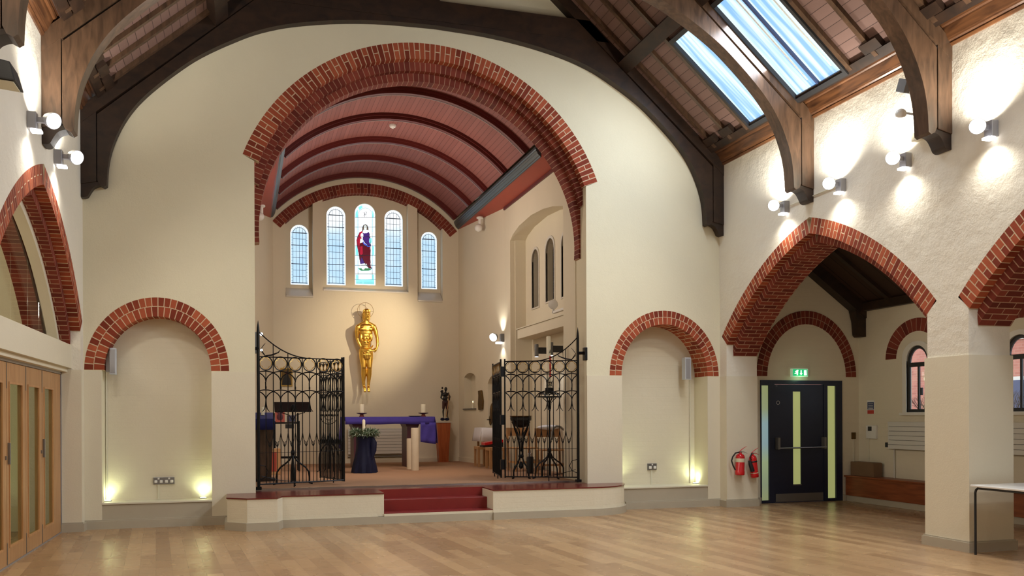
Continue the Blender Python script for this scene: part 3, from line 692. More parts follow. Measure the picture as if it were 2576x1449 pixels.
# ================================================================== CHANCEL SHELL
def seg(p0, p1):      # frame along a wall segment in plan: u = distance along, v = z, w = depth outwards (left of travel when flip)
    d = Vector((p1[0] - p0[0], p1[1] - p0[1])); L = d.length; d.normalize(); n = Vector((d.y, -d.x))
    if n.dot(Vector((2.7 - p0[0], 16.5 - p0[1]))) > 0: n = -n
    return (lambda u, v, w=0: (p0[0] + d.x * u + n.x * w, p0[1] + d.y * u + n.y * w, v)), L
def archtop(u0, u1, z0, zs, zt, n=12):
    """opening with a segmental or round head, listed anticlockwise"""
    h = zt - zs; hw = (u1 - u0) / 2; r = (hw * hw + h * h) / (2 * h); cx = (u0 + u1) / 2; cz = zt - r; a = math.asin(min(1, hw / r))
    if h > hw * .98: a = pi / 2
    return [(u0, z0), (u1, z0)] + [(cx + r * sin(a - 2 * a * i / n), cz + r * cos(a - 2 * a * i / n)) for i in range(n + 1)]
r_px = [(1283, 606), (1290, 590), (1305.6, 568), (1336, 541), (1366, 525.6), (1390, 519), (1416, 518)]
rp = [PX(x, y, CX1) for x, y in r_px]
m = MB(); rec = [(rp[-1][0], .2), (rp[0][0], .2)] + rp
n2 = archtop(18.1, 18.75, 1.45, 2.2, 2.36)
m.plate([(13.56, .2), (17.6, .2), (17.6, 6.3), (13.56, 6.3)], [rec], RX(CX1), 0, .33)
wcr = struct(m.build('wall_right', 'plaster_smooth'))
lan = []
for yc_, hw, zb, zt in ((16.57, .21, 3.62, 4.75), (15.70, .235, 3.64, 4.80), (14.86, .21, 3.62, 4.75)): lan.append(archtop(yc_ - hw, yc_ + hw, zb, zt - hw, zt))
MB().plate([(13.6, 3.15), (17.4, 3.15), (17.4, 5.4), (13.6, 5.4)], lan, RX(5.49), 0, .14).build('recess_wall', 'plaster_smooth', wcr)
MB().box((5.62, 13.6, .2), (5.68, 17.7, 3.2)).build('recess_wall', 'plaster_smooth', wcr)
MB().box((CX1 + .1, 17.2, .2), (5.7, 17.35, 5.4)).build('recess_wall', 'plaster_smooth', wcr)
MB().box((5.26, 14.1, 3.03), (5.64, 17.05, 3.22)).build('shelf_beam', 'plaster_smooth', wcr, bevel=.006)
MB().box((5.24, 14.1, 3.22), (5.6, 17.07, 3.24)).build('shelf_edge', 'paint_ledge', wcr)
for i, l in enumerate(lan):
    w_ = MB().prism(l, RX(5.625), 0, .02).build('window_%d' % (6 + i), 'glass_dark'); struct(w_)
    cx_ = (l[0][0] + l[1][0]) / 2
    big = [(cx_ + (u - cx_) * 1.16, v + (.05 if v > 3.8 else -.03)) for u, v in l]
    MB().plate(big, [l], RX(5.475), 0, .04).build('window_frame', 'marble_top', w_)
    lead = MB()
    for k in range(9): lead.tube([(5.62, l[0][0] + .02, 3.72 + k * .1), (5.62, l[1][0] - .02, 3.72 + k * .1)], .004, 4)
    lead.tube([(5.62, cx_, l[0][1]), (5.62, cx_, l[0][1] + .95)], .004, 4); lead.build('leading', 'lead', w_)
facR = ((CX1, 17.6), (4.83, YA)); facL = ((CX0, 19.2), (.65, YA))
fR, LR_ = seg(*facR); fL_, LL_ = seg(*facL)
def on_facet(px, seg_):      # where the pixel column meets the canted wall, as a distance along it
    d = ray(px, 1000); (ax, ay), (bx, by) = seg_; k = d[0] / d[1]
    return (ax - k * ay) / (k * (by - ay) - (bx - ax)) * hypot(bx - ax, by - ay)
def facet_z(px, py, seg_, u):
    (ax, ay), (bx, by) = seg_; L = hypot(bx - ax, by - ay); return PY(px, py, ay + (by - ay) * u / L)[1]
na, nb_ = on_facet(1196, facR), on_facet(1168, facR)
z0_, z1_ = facet_z(1182, 1028, facR, (na + nb_) / 2), facet_z(1182, 938, facR, (na + nb_) / 2)
m = MB(); m.plate([(0, .2), (LR_, .2), (LR_, 6.3), (0, 6.3)], [archtop(na, nb_, z0_, z1_ - .09, z1_), archtop(.35, .95, 1.40, 2.2, 2.36)], fR, 0, .2)
wcr2 = struct(m.build('wall_right', 'plaster_smooth'))
MB().prism([(.2, 1.3), (nb_ + .1, 1.3), (nb_ + .1, 2.6), (.2, 2.6)], fR, .17, .22).build('niche_back', 'plaster_smooth', wcr2)
MB().prism([(na - .05, z0_ - .025), (nb_ + .03, z0_ - .025), (nb_ + .03, z0_ + .005), (na - .05, z0_ + .005)], fR, -.03, .17).build('niche_shelf', 'steel_dull', wcr2)
wcl = struct(MB().box((-.42, 13.56, .2), (CX0, 19.2, 6.3)).prism([(0, .2), (LL_, .2), (LL_, 6.3), (0, 6.3)], fL_, 0, .3).build('wall_left', 'plaster_smooth'))
m = MB(); m.prism([(0, FZ), (LR_, FZ), (LR_, FZ + .1), (0, FZ + .1)], fR, -.02, 0); m.box((.65, YA - .02, FZ), (4.83, YA, FZ + .1))
struct(m.build('baseboard_front', 'plaster_smooth'))
# end wall: brick arch and three embrasures
bcx, bcz, bRi, bRo = 2.72, 4.05, 2.505, 2.72
def emb(x0, x1, zb):
    a, b = PY(x0, 600, YA)[0], PY(x1, 600, YA)[0]
    top = [(b - (b - a) * i / 14) for i in range(15)]
    return [(a, zb), (b, zb)] + [(u, bcz + sqrt(max(.01, bRi ** 2 - (u - bcx) ** 2)) + .01) for u in top]
SZ = [PY(740, 744, YA)[1], PY(900, 731, YA)[1], PY(1108, 757, YA)[1]]
E1, E2, E3 = emb(718, 787, SZ[0]), emb(812, 1027, SZ[1]), emb(1050, 1113, SZ[2])
wb = struct(MB().plate([(.3, .2), (5.2, .2), (5.2, 7.2), (.3, 7.2)], [E1, E2, E3], EY(YA), 0, .25).build('wall_front', 'plaster_smooth'))
T = thing('brick_arch', 'low red brick arch over the five stained glass windows of the end wall', 'arch', (2.72, YA, 5.7))
aa = math.asin((5.665 - bcz) / bRi)
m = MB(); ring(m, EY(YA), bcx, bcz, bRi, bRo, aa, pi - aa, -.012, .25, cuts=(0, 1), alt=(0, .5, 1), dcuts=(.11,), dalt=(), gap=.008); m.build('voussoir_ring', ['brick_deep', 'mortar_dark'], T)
# sloping sills
def sill(x0, x1, zb, zf, spread0, spread1):
    a, b = PY(x0, 600, YA)[0], PY(x1, 600, YA)[0]
    MB().hexa([(a + spread0, YA - .02, zf - .03), (b + spread1, YA - .02, zf - .03), (b, YA + .27, zf - .03), (a, YA + .27, zf - .03), (a + spread0, YA - .02, zf), (b + spread1, YA - .02, zf), (b, YA + .27, zb), (a, YA + .27, zb)]).build('window_sill', 'marble_top', wb)
sill(719, 787, SZ[0] + .22, SZ[0], 0, 0); sill(813, 1026, SZ[1] + .10, SZ[1], 0, 0); sill(1051, 1112, SZ[2] + .24, SZ[2], 0, 0)
WIN = [(731, 777, 565, 716), (822, 870, 519, 717), (893, 945, 512, 717), (968, 1014, 528, 720), (1060, 1100, 583, 727)]
YW = YA + .25
wouts = []
for x0, x1, yt, yb in WIN:
    a, zb = PY(x0, yb, YW); b, _ = PY(x1, yb, YW); zt = PY((x0 + x1) / 2, yt, YW)[1]; zb = PY((x0 + x1) / 2, yb, YW)[1]
    wouts.append((a, b, zb, zt))
holes = [archtop(a, b, zb, zt - (b - a) / 2, zt) for a, b, zb, zt in wouts]
MB().plate([(.5, 3.9), (5.0, 3.9), (5.0, 6.9), (.5, 6.9)], holes, EY(YW), 0, .10).build('window_wall', 'plaster_smooth', wb)
for i, (a, b, zb, zt) in enumerate(wouts):
    h = holes[i]; yy = YW + .07
    w_ = struct(MB().prism(h, EY(yy), 0, .015).build('window_%d' % (i + 1), 'leaded_glass' if i != 2 else 'glass_aqua'))
    cx_ = (a + b) / 2; zs = zt - (b - a) / 2
    ins = [(cx_ + (u - cx_) * .90, v + (-.02 if v > zs - .01 else .025)) for u, v in h]
    MB().plate(h, [ins], EY(yy - .02), 0, .015).build('window_frame', 'glass_border', w_)
    lead = MB(); rr = .0035
    L = lambda u0, v0, u1, v1, q=rr: lead.tube([(u0, yy - .012, v0), (u1, yy - .012, v1)], q, 4)
    if i != 2:
        il, ir = a + (b - a) * .14, b - (b - a) * .14
        for k in range(1, 4): u = il + (ir - il) * k / 4; L(u, zb + .05, u, zs + (b - a) * .36 * sqrt(max(0, 1 - ((u - cx_) / (.37 * (b - a))) ** 2)))
        L(il, zb + .03, il, zs, .005); L(ir, zb + .03, ir, zs, .005)
        nn = 12 if i in (1, 3) else 9
        for k in range(nn): v = zb + .05 + (zs - zb - .02) * k / (nn - 1); L(il if k % 3 else a, v, ir if k % 3 else b, v, .004 if k % 3 else .008)
        for k in range(int((zs - zb) / .065)):
            v = zb + .03 + k * .065; L(a, v, il, v, .0025); L(ir, v, b, v, .0025)
        pts = [(cx_ + (ir - cx_) * cos(t), yy - .012, zs + (ir - cx_) * sin(t)) for t in [pi * k / 14 for k in range(15)]]; lead.tube(pts, .005, 4)
        for k in range(1, 12): t = pi * k / 12; L(cx_ + (ir - cx_) * cos(t), zs + (ir - cx_) * sin(t), cx_ + (b - cx_) * cos(t), zs + (b - cx_) * sin(t), .0025)
        L(a, zs + .02, b, zs + .02, .006)
    lead.tube([(u, yy - .012, v) for u, v in h + [h[0]]], .006, 4); lead.build('leading', 'lead', w_)
    if i == 2:
        pass  # figure of a robed man in coloured glass: flat pieces set in the pane (traced at the window's own plane)
        def G(u, v): return PY(880 + u / 6.3, 500 + v / 6.3, yy - .01)
        def piece(pts, mat, off=0.0): MB().prism([G(u, v) for u, v in pts], EY(yy - .008 - off), 0, .004).build('glass_piece', mat, w_)
        piece([(135, 1080), (135, 260), (150, 200), (190, 165), (245, 150), (300, 165), (340, 205), (352, 260), (352, 1080)], 'glass_white')
        piece([(180, 430), (200, 395), (240, 378), (280, 392), (308, 430), (312, 470), (290, 505), (200, 505), (178, 470)], 'glass_border', .003)
        piece([(195, 520), (200, 450), (215, 415), (245, 405), (275, 415), (290, 460), (292, 500), (270, 490), (215, 490), (210, 530)], 'glass_hair', .006)
        piece([(222, 430), (245, 420), (266, 432), (268, 470), (258, 495), (246, 502), (232, 494), (222, 470)], 'glass_skin', .010)
        piece([(215, 505), (235, 498), (262, 498), (290, 520), (262, 545), (240, 548), (212, 535)], 'glass_skin', .008)
        piece([(155, 530), (190, 512), (205, 540), (190, 640), (175, 760), (185, 900), (165, 1000), (150, 960), (140, 860), (110, 740), (105, 660), (120, 600)], 'glass_crimson', .004)
        piece([(205, 540), (230, 548), (265, 545), (300, 525), (322, 570), (330, 640), (332, 740), (290, 745), (235, 700), (205, 640)], 'glass_violet', .006)
        piece([(205, 640), (225, 700), (290, 745), (332, 735), (332, 755), (285, 765), (215, 720), (198, 660)], 'glass_blue', .009)
        piece([(160, 700), (210, 690), (245, 720), (322, 760), (328, 860), (322, 960), (330, 1060), (348, 1115), (300, 1100), (240, 1030), (205, 960), (180, 1000), (160, 1010), (145, 900)], 'glass_maroon', .005)
        piece([(165, 760), (200, 745), (205, 870), (185, 890), (160, 880)], 'glass_crimson', .008)
        piece([(185, 930), (205, 960), (235, 1025), (165, 1035), (160, 1010)], 'glass_violet', .008)
        piece([(172, 560), (190, 545), (210, 560), (214, 600), (190, 620), (170, 600)], 'glass_white', .011)
        piece([(165, 640), (205, 620), (210, 690), (160, 705)], 'glass_skin', .010)
        piece([(315, 570), (345, 530), (370, 540), (350, 600), (330, 620), (315, 600)], 'glass_white', .010)
        piece([(308, 630), (345, 620), (350, 690), (322, 720), (305, 680)], 'glass_teal', .010)
        piece([(180, 1030), (265, 1030), (290, 1105), (240, 1100), (225, 1125), (195, 1120), (175, 1080)], 'glass_skin', .007)
        piece([(130, 1105), (180, 1100), (300, 1100), (345, 1120), (300, 1140), (180, 1142)], 'glass_green', .004)
        piece([(120, 1160), (370, 1160), (395, 1190), (110, 1190)], 'glass_skin', .006)
        piece([(150, 1210), (320, 1210), (300, 1270), (175, 1270)], 'glass_white', .006)
        for v0, v1, mt in ((170, 290, 'glass_teal'), (300, 440, 'glass_aqua'), (445, 600, 'glass_aqua'), (605, 750, 'glass_border'), (755, 890, 'glass_teal'), (905, 1050, 'glass_aqua'), (1060, 1190, 'glass_border'), (1205, 1275, 'glass_teal')):
            piece([(85, v0 + (60 if v0 < 200 else 0)), (125, v0), (128, v1), (85, v1)], mt, .002); piece([(358, v0), (402, v0 + (60 if v0 < 200 else 0)), (402, v1), (358, v1)], mt, .002)
        piece([(130, 130), (190, 95), (200, 140), (155, 180)], 'glass_teal', .002); piece([(290, 95), (350, 140), (330, 180), (285, 140)], 'glass_border', .002)
        piece([(85, 1285), (402, 1285), (402, 1360), (85, 1360)], 'glass_teal', .002)
        ld = MB()
        def LL2(pts, q=.004): ld.tube([(G(u, v)[0], yy - .022, G(u, v)[1]) for u, v in pts], q, 4)
        for v in (295, 450, 605, 750, 900, 1055, 1195, 1280): LL2([(82, v), (404, v)], .006)
        LL2([(130, 1280), (128, 260), (150, 200), (190, 165), (245, 150), (300, 165), (340, 205), (355, 260), (355, 1280)])
        LL2([(235, 290), (235, 215), (255, 205), (270, 225), (262, 250), (235, 255)], .005); LL2([(205, 215), (270, 285)], .004); LL2([(270, 205), (205, 285)], .004)
        LL2([(155, 530), (105, 660), (140, 860), (165, 1000)], .005); LL2([(300, 525), (332, 740), (322, 960), (348, 1115)], .005)
        LL2([(205, 640), (290, 745), (332, 745)], .005); LL2([(195, 520), (200, 450), (245, 405), (290, 460), (292, 500)], .004)
        LL2([(185, 890), (205, 960), (240, 1030), (300, 1100)], .005); LL2([(236, 448), (258, 448)], .002)
        for v in (1305, 1325, 1345): LL2([(100, v), (200, v)], .003); LL2([(215, v), (385, v)], .003)
        ld.build('leading', 'lead', w_)
struct(MB().box((.4, YW + .11, 3.6), (5.1, YW + .16, 7.0)).build('wall_back', 'plaster_smooth'))
# barrel vault
vcx, vcz, vR = 2.72, 4.12, 2.86
a0 = math.acos(2.05 / vR); n = 40; m = MB(); vs = []; 
for k, (rr, y) in enumerate(((vR, 13.45), (vR, YA + .02), (vR + .06, 13.45), (vR + .06, YA + .02))):
    for i in range(n + 1):
        a = a0 + (pi - 2 * a0) * i / n; m.uv[k * (n + 1) + i] = (a * vR, y); vs.append((vcx + rr * cos(a), y, vcz + rr * sin(a)))
N1 = n + 1
m.add(vs, [(i, i + 1, N1 + i + 1, N1 + i) for i in range(n)] + [(2 * N1 + i, 3 * N1 + i, 3 * N1 + i + 1, 2 * N1 + i + 1) for i in range(n)] + [(i, 2 * N1 + i, 2 * N1 + i + 1, i + 1) for i in range(n)])
struct(m.build('ceiling', 'vault_boards', smooth=True))
for k, y in enumerate((14.78, 16.11, 17.52, 18.80, 20.18)):
    o = MB(); 
    for i in range(30):
        A, B = a0 + (pi - 2 * a0) * i / 30, a0 + (pi - 2 * a0) * (i + 1) / 30
        P = lambda a, r, yy: (vcx + r * cos(a), yy, vcz + r * sin(a))
        for r_, y0_, y1_, mt in ((vR - .10, y - .045, y + .045, 0), (vR - .05, y - .075, y + .075, 0), (vR - .105, y + .045, y + .06, 1)):
            o.cur = mt; o.hexa([P(A, r_, y0_), P(B, r_, y0_), P(B, vR, y0_), P(A, vR, y0_), P(A, r_, y1_), P(B, r_, y1_), P(B, vR, y1_), P(A, vR, y1_)])
    o.cur = 0
    ob = o.build('vault_rib', ['rib_red', 'rib_pale']); tag(ob, 'dark red arched vault rib, %s of the five counted from the nave' % ('first', 'second', 'third', 'fourth', 'last')[k], 'rib', 'ribs of the chancel vault')
for s, X0 in ((1, 4.73), (-1, .70)):
    lab = 'slate grey moulded beam along the %s springing of the chancel vault' % ('right' if s > 0 else 'left')
    pr = [(a * 1.0, z + .27 - .0) for a, z in [(0, 5.76), (0, 5.72), (.015, 5.70), (.01, 5.685), (.035, 5.66), (.03, 5.65), (.06, 5.615), (.075, 5.61), (.085, 5.59), (.12, 5.575), (.12, 5.76)]]
    o = MB().prism([(X0 + s * a, z) for a, z in pr], lambda u, v, w: (u, w, v), 14.25, YA).build('moulded_beam', 'beam_slate'); tag(o, lab, 'beam', 'beams of the chancel vault')
    xo = CX1 + .02 if s > 0 else CX0 - .02
    m = MB().hexa([(X0 + s * .10, 13.45, 5.85), (xo, 13.45, 5.77), (xo, YA, 5.77), (X0 + s * .10, YA, 5.85), (X0 + s * .10, 13.45, 6.1), (xo, 13.45, 6.1), (xo, YA, 6.1), (X0 + s * .10, YA, 6.1)])
    ob = struct(m.build('ceiling', 'vault_red'))
    m = MB().box((CX1 - .03, 13.56, 5.72), (CX1, 17.6, 5.775)) if s > 0 else MB().box((CX0, 13.56, 5.72), (CX0 + .03, 19.2, 5.775))
    struct(m.build('trim_%d' % (4 if s > 0 else 5), 'rib_red'))
# closing pieces above the vault so no daylight leaks in
struct(MB().box((-.45, 13.5, 7.16), (6.0, YA + .5, 7.26)).box((-.5, 13.56, 6.2), (.1, YA + .3, 7.2)).box((5.3, 13.56, 5.4), (5.8, YA + .3, 7.2)).build('ceiling', 'plaster_smooth'))

# ================================================================== RIGHT AISLE
XO = 10.33; YE = 13.22
struct(MB().plate([(XR + TW - .02, 0), (XO + .3, 0), (XO + .3, 5.3), (XR + TW - .02, 5.3)], [[(8.36, .001), (9.98, .001), (9.98, 2.085), (8.36, 2.085)]], EY(YE), 0, .24).build('wall_front', 'plaster_painted_brick'))
wins = [(11.80, 'w'), (9.83, 'w')]
wh = [archtop(y - .24, y + .24, 1.53, 2.36, 2.60) for y, _ in wins]
struct(MB().plate([(-1, 0), (13.5, 0), (13.5, 3.5), (-1, 3.5)], wh, RX(XO), 0, .10).build('wall_right', 'plaster_painted_brick'))
struct(MB().box((XR + TW, -1.2, 0), (XO + .3, -1.0, 5.3)).build('wall_back', 'plaster_cream'))
struct(MB().hexa([(XO + .1, -1, 3.34), (XR + TW - .05, -1, 4.95), (XR + TW - .05, 13.3, 4.95), (XO + .1, 13.3, 3.34), (XO + .1, -1, 3.42), (XR + TW - .05, -1, 5.03), (XR + TW - .05, 13.3, 5.03), (XO + .1, 13.3, 3.42)]).build('ceiling', 'roof_boards_dark'))
T = thing('roof_truss', 'black timber roof frame against the aisle wall above the fire exit door', 'roof truss', (10.3, 13.1, 2.84))
fr = lambda u, v, w=0: (u, w, v)
MB().prism([(XO, 3.16), (XO, 3.40), (8.08, 4.93), (8.08, 4.74)], fr, 13.0, 13.21).build('rafter', 'oak_dark', T)
MB().prism([(10.19, 2.88), (10.22, 2.84), (XO, 2.84), (XO, 3.4), (9.85, 3.66), (10.1, 3.36), (10.17, 3.1)], fr, 13.02, 13.20).build('wall_post', 'oak_dark', T)
o = MB().box((XO - .10, -1, 3.28), (XO, 13.0, 3.42)).build('wall_plate', 'oak_dark'); tag(o, 'black timber wall plate under the aisle roof above the arched windows', 'beam')
for i, y in enumerate((12.3, 11.5, 10.7, 9.9, 9.1)):
    o = MB().hexa([(XO, y, 3.33), (8.08, y, 4.86), (8.08, y + .09, 4.86), (XO, y + .09, 3.33), (XO, y, 3.41), (8.08, y, 4.94), (8.08, y + .09, 4.94), (XO, y + .09, 3.41)]).build('rafter', 'oak_dark')
    tag(o, 'dark rafter of the lean-to aisle roof beyond the pointed arch', 'rafter', 'rafters of the aisle roof')
# brick arch over the fire door and over the aisle windows
T = thing('brick_arch', 'round dark brick arch on the aisle wall around the fire exit sign', 'arch', (9.2, YE, 2.15))
m = MB(); ring(m, EY(YE), 9.28, 2.15, .90, 1.13, 0, pi, -.015, .1, cuts=(0, .5, 1), alt=(0, .5, 1), sx=.875, pitch=.09, gap=.010); m.build('voussoir_ring', ['brick_deep', 'mortar_dark'], T)
for y, lab in ((11.80, 'red brick arch round the head of the aisle window behind the pier'), (9.83, 'red brick arch round the aisle window at the right edge')):
    T = thing('brick_arch', lab, 'arch', (XO, y, 2.41))
    m = MB(); ring(m, RX(XO), y, 2.41, .42, .63, 0, pi, -.015, .1, cuts=(0, 1), sx=1.14, pitch=.09); m.build('voussoir_ring', ['brick_deep', 'mortar_dark'], T)
# windows in the aisle
for i, (y, _) in enumerate(wins[:2]):
    h = wh[i]; X = XO + .025
    w_ = struct(MB().plate([(y + (u - y) * 1.02, v) for u, v in h], [[(y + (u - y) * .80, (v - .05 if v > 2 else v + .05)) for u, v in h]], RX(X), 0, .025).build('window_%d' % (9 + i), 'plastic_dark'))
    MB().box((X - .002, y - .22, 2.26), (X + .027, y + .22, 2.33)).build('transom', 'plastic_dark', w_)
    MB().box((X - .003, y - .014, 1.55), (X + .026, y + .018, 2.28)).build('mullion', 'plastic_dark', w_)
    MB().prism([(y + (u - y) * .9, v) for u, v in h], RX(X + .02), 0, .008).build('glass_pane', 'glass_clear', w_)
    MB().plate([(y + (u - y) * 1.36, v + (.07 if v > 2 else -.02)) for u, v in h], [h], RX(XO - .012), 0, .035).build('window_reveal', 'paint_white', w_)
    MB().box((XO - .05, y - .36, 1.48), (XO + .02, y + .36, 1.52)).build('window_sill', 'paint_white', w_)
    MB().box((X - .03, y - .10, 1.80), (X, y - .07, 1.92)).build('handle', 'plastic_dark', w_)
# outside: brick house and pavement seen through those windows
hs = thing('house', 'red brick house with white sash windows seen outside the aisle windows', 'house', (21, 16, 0))
N = NT('street_brick'); bk = N.new('ShaderNodeTexBrick'); co = N.new('ShaderNodeTexCoord'); mp = N.new('ShaderNodeMapping'); mp.inputs['Rotation'].default_value = (0, R(90), R(90)); N.link(co.outputs['Object'], mp.inputs[0]); N.link(mp.outputs[0], bk.inputs['Vector'])
bk.inputs['Scale'].default_value = 1; bk.inputs['Brick Width'].default_value = .23; bk.inputs['Row Height'].default_value = .075; bk.inputs['Mortar Size'].default_value = .006
bk.inputs['Color1'].default_value = srgb(176, 104, 84); bk.inputs['Color2'].default_value = srgb(196, 124, 102); bk.inputs['Mortar'].default_value = srgb(188, 140, 120); N.link(bk.outputs['Color'], N.b.inputs['Base Color'])
MB().box((20, 8, -1), (22, 34, 6.2)).build('wall', 'street_brick', hs)
for j in range(8):
    for k in range(2):
        y = 10 + j * 2.7; z = .6 + k * 2.9
        fw = MB().box((19.93, y, z), (20.0, y + 1.3, z + 1.9)).build('window', 'paint_white', hs)
        MB().box((19.91, y + .1, z + .1), (19.94, y + .61, z + 1.8)).box((19.91, y + .69, z + .1), (19.94, y + 1.2, z + 1.8)).build('pane', 'sign_blue', fw)
g_ = MB().box((10.3, -4, -.3), (40, 40, -.1)).build('floor', 'paint_grey'); struct(g_)
tr = thing('tree', 'bare leafless shrub outside the aisle windows', 'tree', (15.5, 15.2, -.1))
m = MB(); random.seed(5)
def branch(p, d, L, r, dep):
    q = p + d * L; m.tube([p, q], r, 5, r2=r * .6)
    if dep:
        for _ in range(3):
            branch(q, (d + Vector((random.uniform(-.6, .6), random.uniform(-.6, .6), random.uniform(-.2, .5)))).normalized(), L * .72, r * .55, dep - 1)
for yy_ in (13.2, 15.2, 17.2): branch(Vector((15.5, yy_, -.1)), Vector((0, 0, 1)), .7, .05, 5)
m.build('branches', 'oak_dark', tr)

# ================================================================== LEFT AISLE (seen through the glazing)
struct(MB().box((-6.2, 13.2, 0), (XL - .6, 13.4, 4.6)).build('wall_front', 'plaster_cream'))
struct(MB().box((-6.2, 3, 0), (-6.0, 13.4, 4.6)).build('wall_left', 'plaster_cream'))
struct(MB().box((-6.2, 3, 0), (XL - .6, 3.2, 4.6)).build('wall_back', 'plaster_cream'))
struct(MB().box((-6.2, 3, 4.5), (XL - .6, 13.4, 4.6)).build('ceiling', 'plaster_cream'))
T = thing('brick_arch', 'dim brick arch glimpsed through the glass above the folding doors', 'arch', (-4.0, 13.2, 2.1))
m = MB(); ring(m, EY(13.2), -3.9, 2.0, .9, 1.12, 0, pi, -.02, .08, sx=.9, pitch=.09, gap=.01, cuts=(0, .5, 1)); m.build('voussoir_ring', ['brick_deep', 'mortar_dark'], T)
light('SPOT', (-3.5, 13.0, .1), (-3.5, 13.2, 1.6), 14, (.72, 1, .45), .04, cone=110, blend=1)
# ================================================================== LAMPS AND FITTINGS OF THE NAVE
def orient(n):
    n = Vector(n).normalized(); return n.to_track_quat('Z', 'Y').to_matrix()
def disc_cyl(mb, c, n, prof, seg_=20):
    M = orient(n); c = Vector(c); vs = []
    for r, h in prof:
        for k in range(seg_):
            a = 2 * pi * k / seg_; vs.append(c + M @ Vector((r * cos(a), r * sin(a), h)))
    fs = []
    for i in range(len(prof) - 1):
        for k in range(seg_): fs.append((i * seg_ + k, i * seg_ + (k + 1) % seg_, (i + 1) * seg_ + (k + 1) % seg_, (i + 1) * seg_ + k))
    fs.append(tuple(range(seg_ - 1, -1, -1))); fs.append(tuple((len(prof) - 1) * seg_ + k for k in range(seg_)))
    mb.add(vs, fs)
def wall_lamp(X, y, z, s, label, wall_out=None):
    """s = +1: on a right-hand wall, facing -X; s = -1: on a left-hand wall"""
    T = thing('wall_lamp', label, 'lamp', (X, y, z - .1), 'round floodlights on the nave walls')
    MB().box((X - s * .085, y - .055, z - .075), (X, y + .055, z + .095)).build('wall_box', 'lamp_grey', T, bevel=.006)
    MB().box((X - s * .13, y - .05, z - .105), (X - s * .03, y + .04, z - .077)).build('down_light', 'lamp_spill', T, bevel=.004)
    n = Vector((-s * .62, -.62, -.34)).normalized(); c = Vector((X - s * .24, y - .02, z + .02))
    m = MB(); disc_cyl(m, c - n * .10, n, [(.060, 0), (.07, .03), (.080, .07), (.083, .10), (.078, .10), (.074, .088)], 24)
    m.box((X - s * .22, y - .02, z - .0), (X - s * .07, y + .03, z + .05)); m.build('lamp_head', 'lamp_grey', T, smooth=True)
    m = MB(); disc_cyl(m, c, n, [(.074, -.012), (.073, .003), (.05, .010), (.001, .012)], 24); m.build('lamp_glass', 'lamp_glass', T, smooth=True)
    return T
for (y, z), lab in zip(RL, ('farthest of the four round wall floodlights on the right wall, beside the pointed arch crown', 'second round wall floodlight on the right wall, just past the middle truss', 'third round wall floodlight on the right wall, left of the nearest truss', 'nearest round wall floodlight on the right wall, right of the nearest truss')):
    wall_lamp(XR, y, z, 1, lab)
for (y, z), lab in zip(LL, ('nearer round wall floodlight on the left wall, before the oak truss', 'farther round wall floodlight on the left wall, between truss and chancel wall')):
    wall_lamp(XL, y, z, -1, lab)
# black floodlight and small grey sensor on the left wall
fy, fz = PX(30, 190, -1.80)
T = thing('floodlight', 'black wedge shaped floodlight at the upper left edge of the picture', 'lamp', (XL, fy, fz))
MB().hexa([(-1.95, fy - .16, fz - .07), (-1.74, fy - .16, fz - .09), (-1.74, fy + .14, fz - .09), (-1.95, fy + .14, fz - .07), (-1.95, fy - .16, fz + .09), (-1.78, fy - .16, fz + .06), (-1.78, fy + .10, fz + .06), (-1.95, fy + .14, fz + .09)]).build('housing', 'plastic_dark', T, bevel=.008)
MB().hexa([(-1.93, fy - .13, fz - .083), (-1.76, fy - .13, fz - .10), (-1.76, fy + .10, fz - .10), (-1.93, fy + .10, fz - .083), (-1.93, fy - .13, fz - .078), (-1.76, fy - .13, fz - .092), (-1.76, fy + .10, fz - .092), (-1.93, fy + .10, fz - .078)]).build('lens', 'label_paper', T)
MB().box((XL, fy - .20, fz - .16), (XL + .14, fy - .14, fz - .02)).build('bracket', 'plastic_dark', T)
sy, sz = PX(33, 14, -1.85)
T = thing('sensor', 'grey box sensor at the top left corner behind the truss foot', 'sensor', (XL, sy, sz))
MB().box((-1.93, sy - .05, sz - .06), (-1.80, sy + .07, sz + .07)).build('housing', 'plastic_grey', T, bevel=.01)
MB().box((XL, sy - .02, sz - .09), (-1.9, sy + .03, sz - .03)).build('bracket', 'plastic_grey', T)
# rail with two small fittings on the right wall beside the nearest truss
ry, rz0 = PX(2306, 335, 7.50); _, rz1 = PX(2306, 185, 7.50)
T = thing('equipment_rail', 'pale vertical rail on the right wall beside the nearest truss', 'rail', (XR, ry, rz0))
MB().box((XR - .05, ry - .03, rz0), (XR - .0, ry + .03, rz1 + .15)).build('rail', 'paint_ledge', T)
MB().box((XR - .10, ry - .1, rz0 - .10), (XR - .005, ry + .03, rz0 - .0)).build('junction_box', 'paint_ledge', T, bevel=.01)
gy, gz = PX(2279, 217, 7.30)
T = thing('sensor', 'grey angular sensor on an arm high beside the nearest truss', 'sensor', (7.30, gy, gz))
m = MB(); M_ = Matrix.Rotation(R(25), 3, 'X')
m.add([Vector((7.28, gy, gz)) + M_ @ Vector((a * .045, b * .075, c * .075)) for a in (-1, 1) for b in (-1, 1) for c in (-1, 1)], [(0, 1, 3, 2), (4, 6, 7, 5), (0, 4, 5, 1), (2, 3, 7, 6), (0, 2, 6, 4), (1, 5, 7, 3)])
m.build('housing', 'plastic_grey', T, bevel=.008); MB().tube([(7.29, gy - .03, gz - .07), (7.40, gy - .1, gz - .09), (XR - .03, ry, gz - .09)], .012, 8).build('arm', 'plastic_grey', T)
gy, gz = PX(2270, 288, 7.28)
T = thing('camera_unit', 'small white round camera on an arm below the grey sensor', 'camera', (7.28, gy, gz))
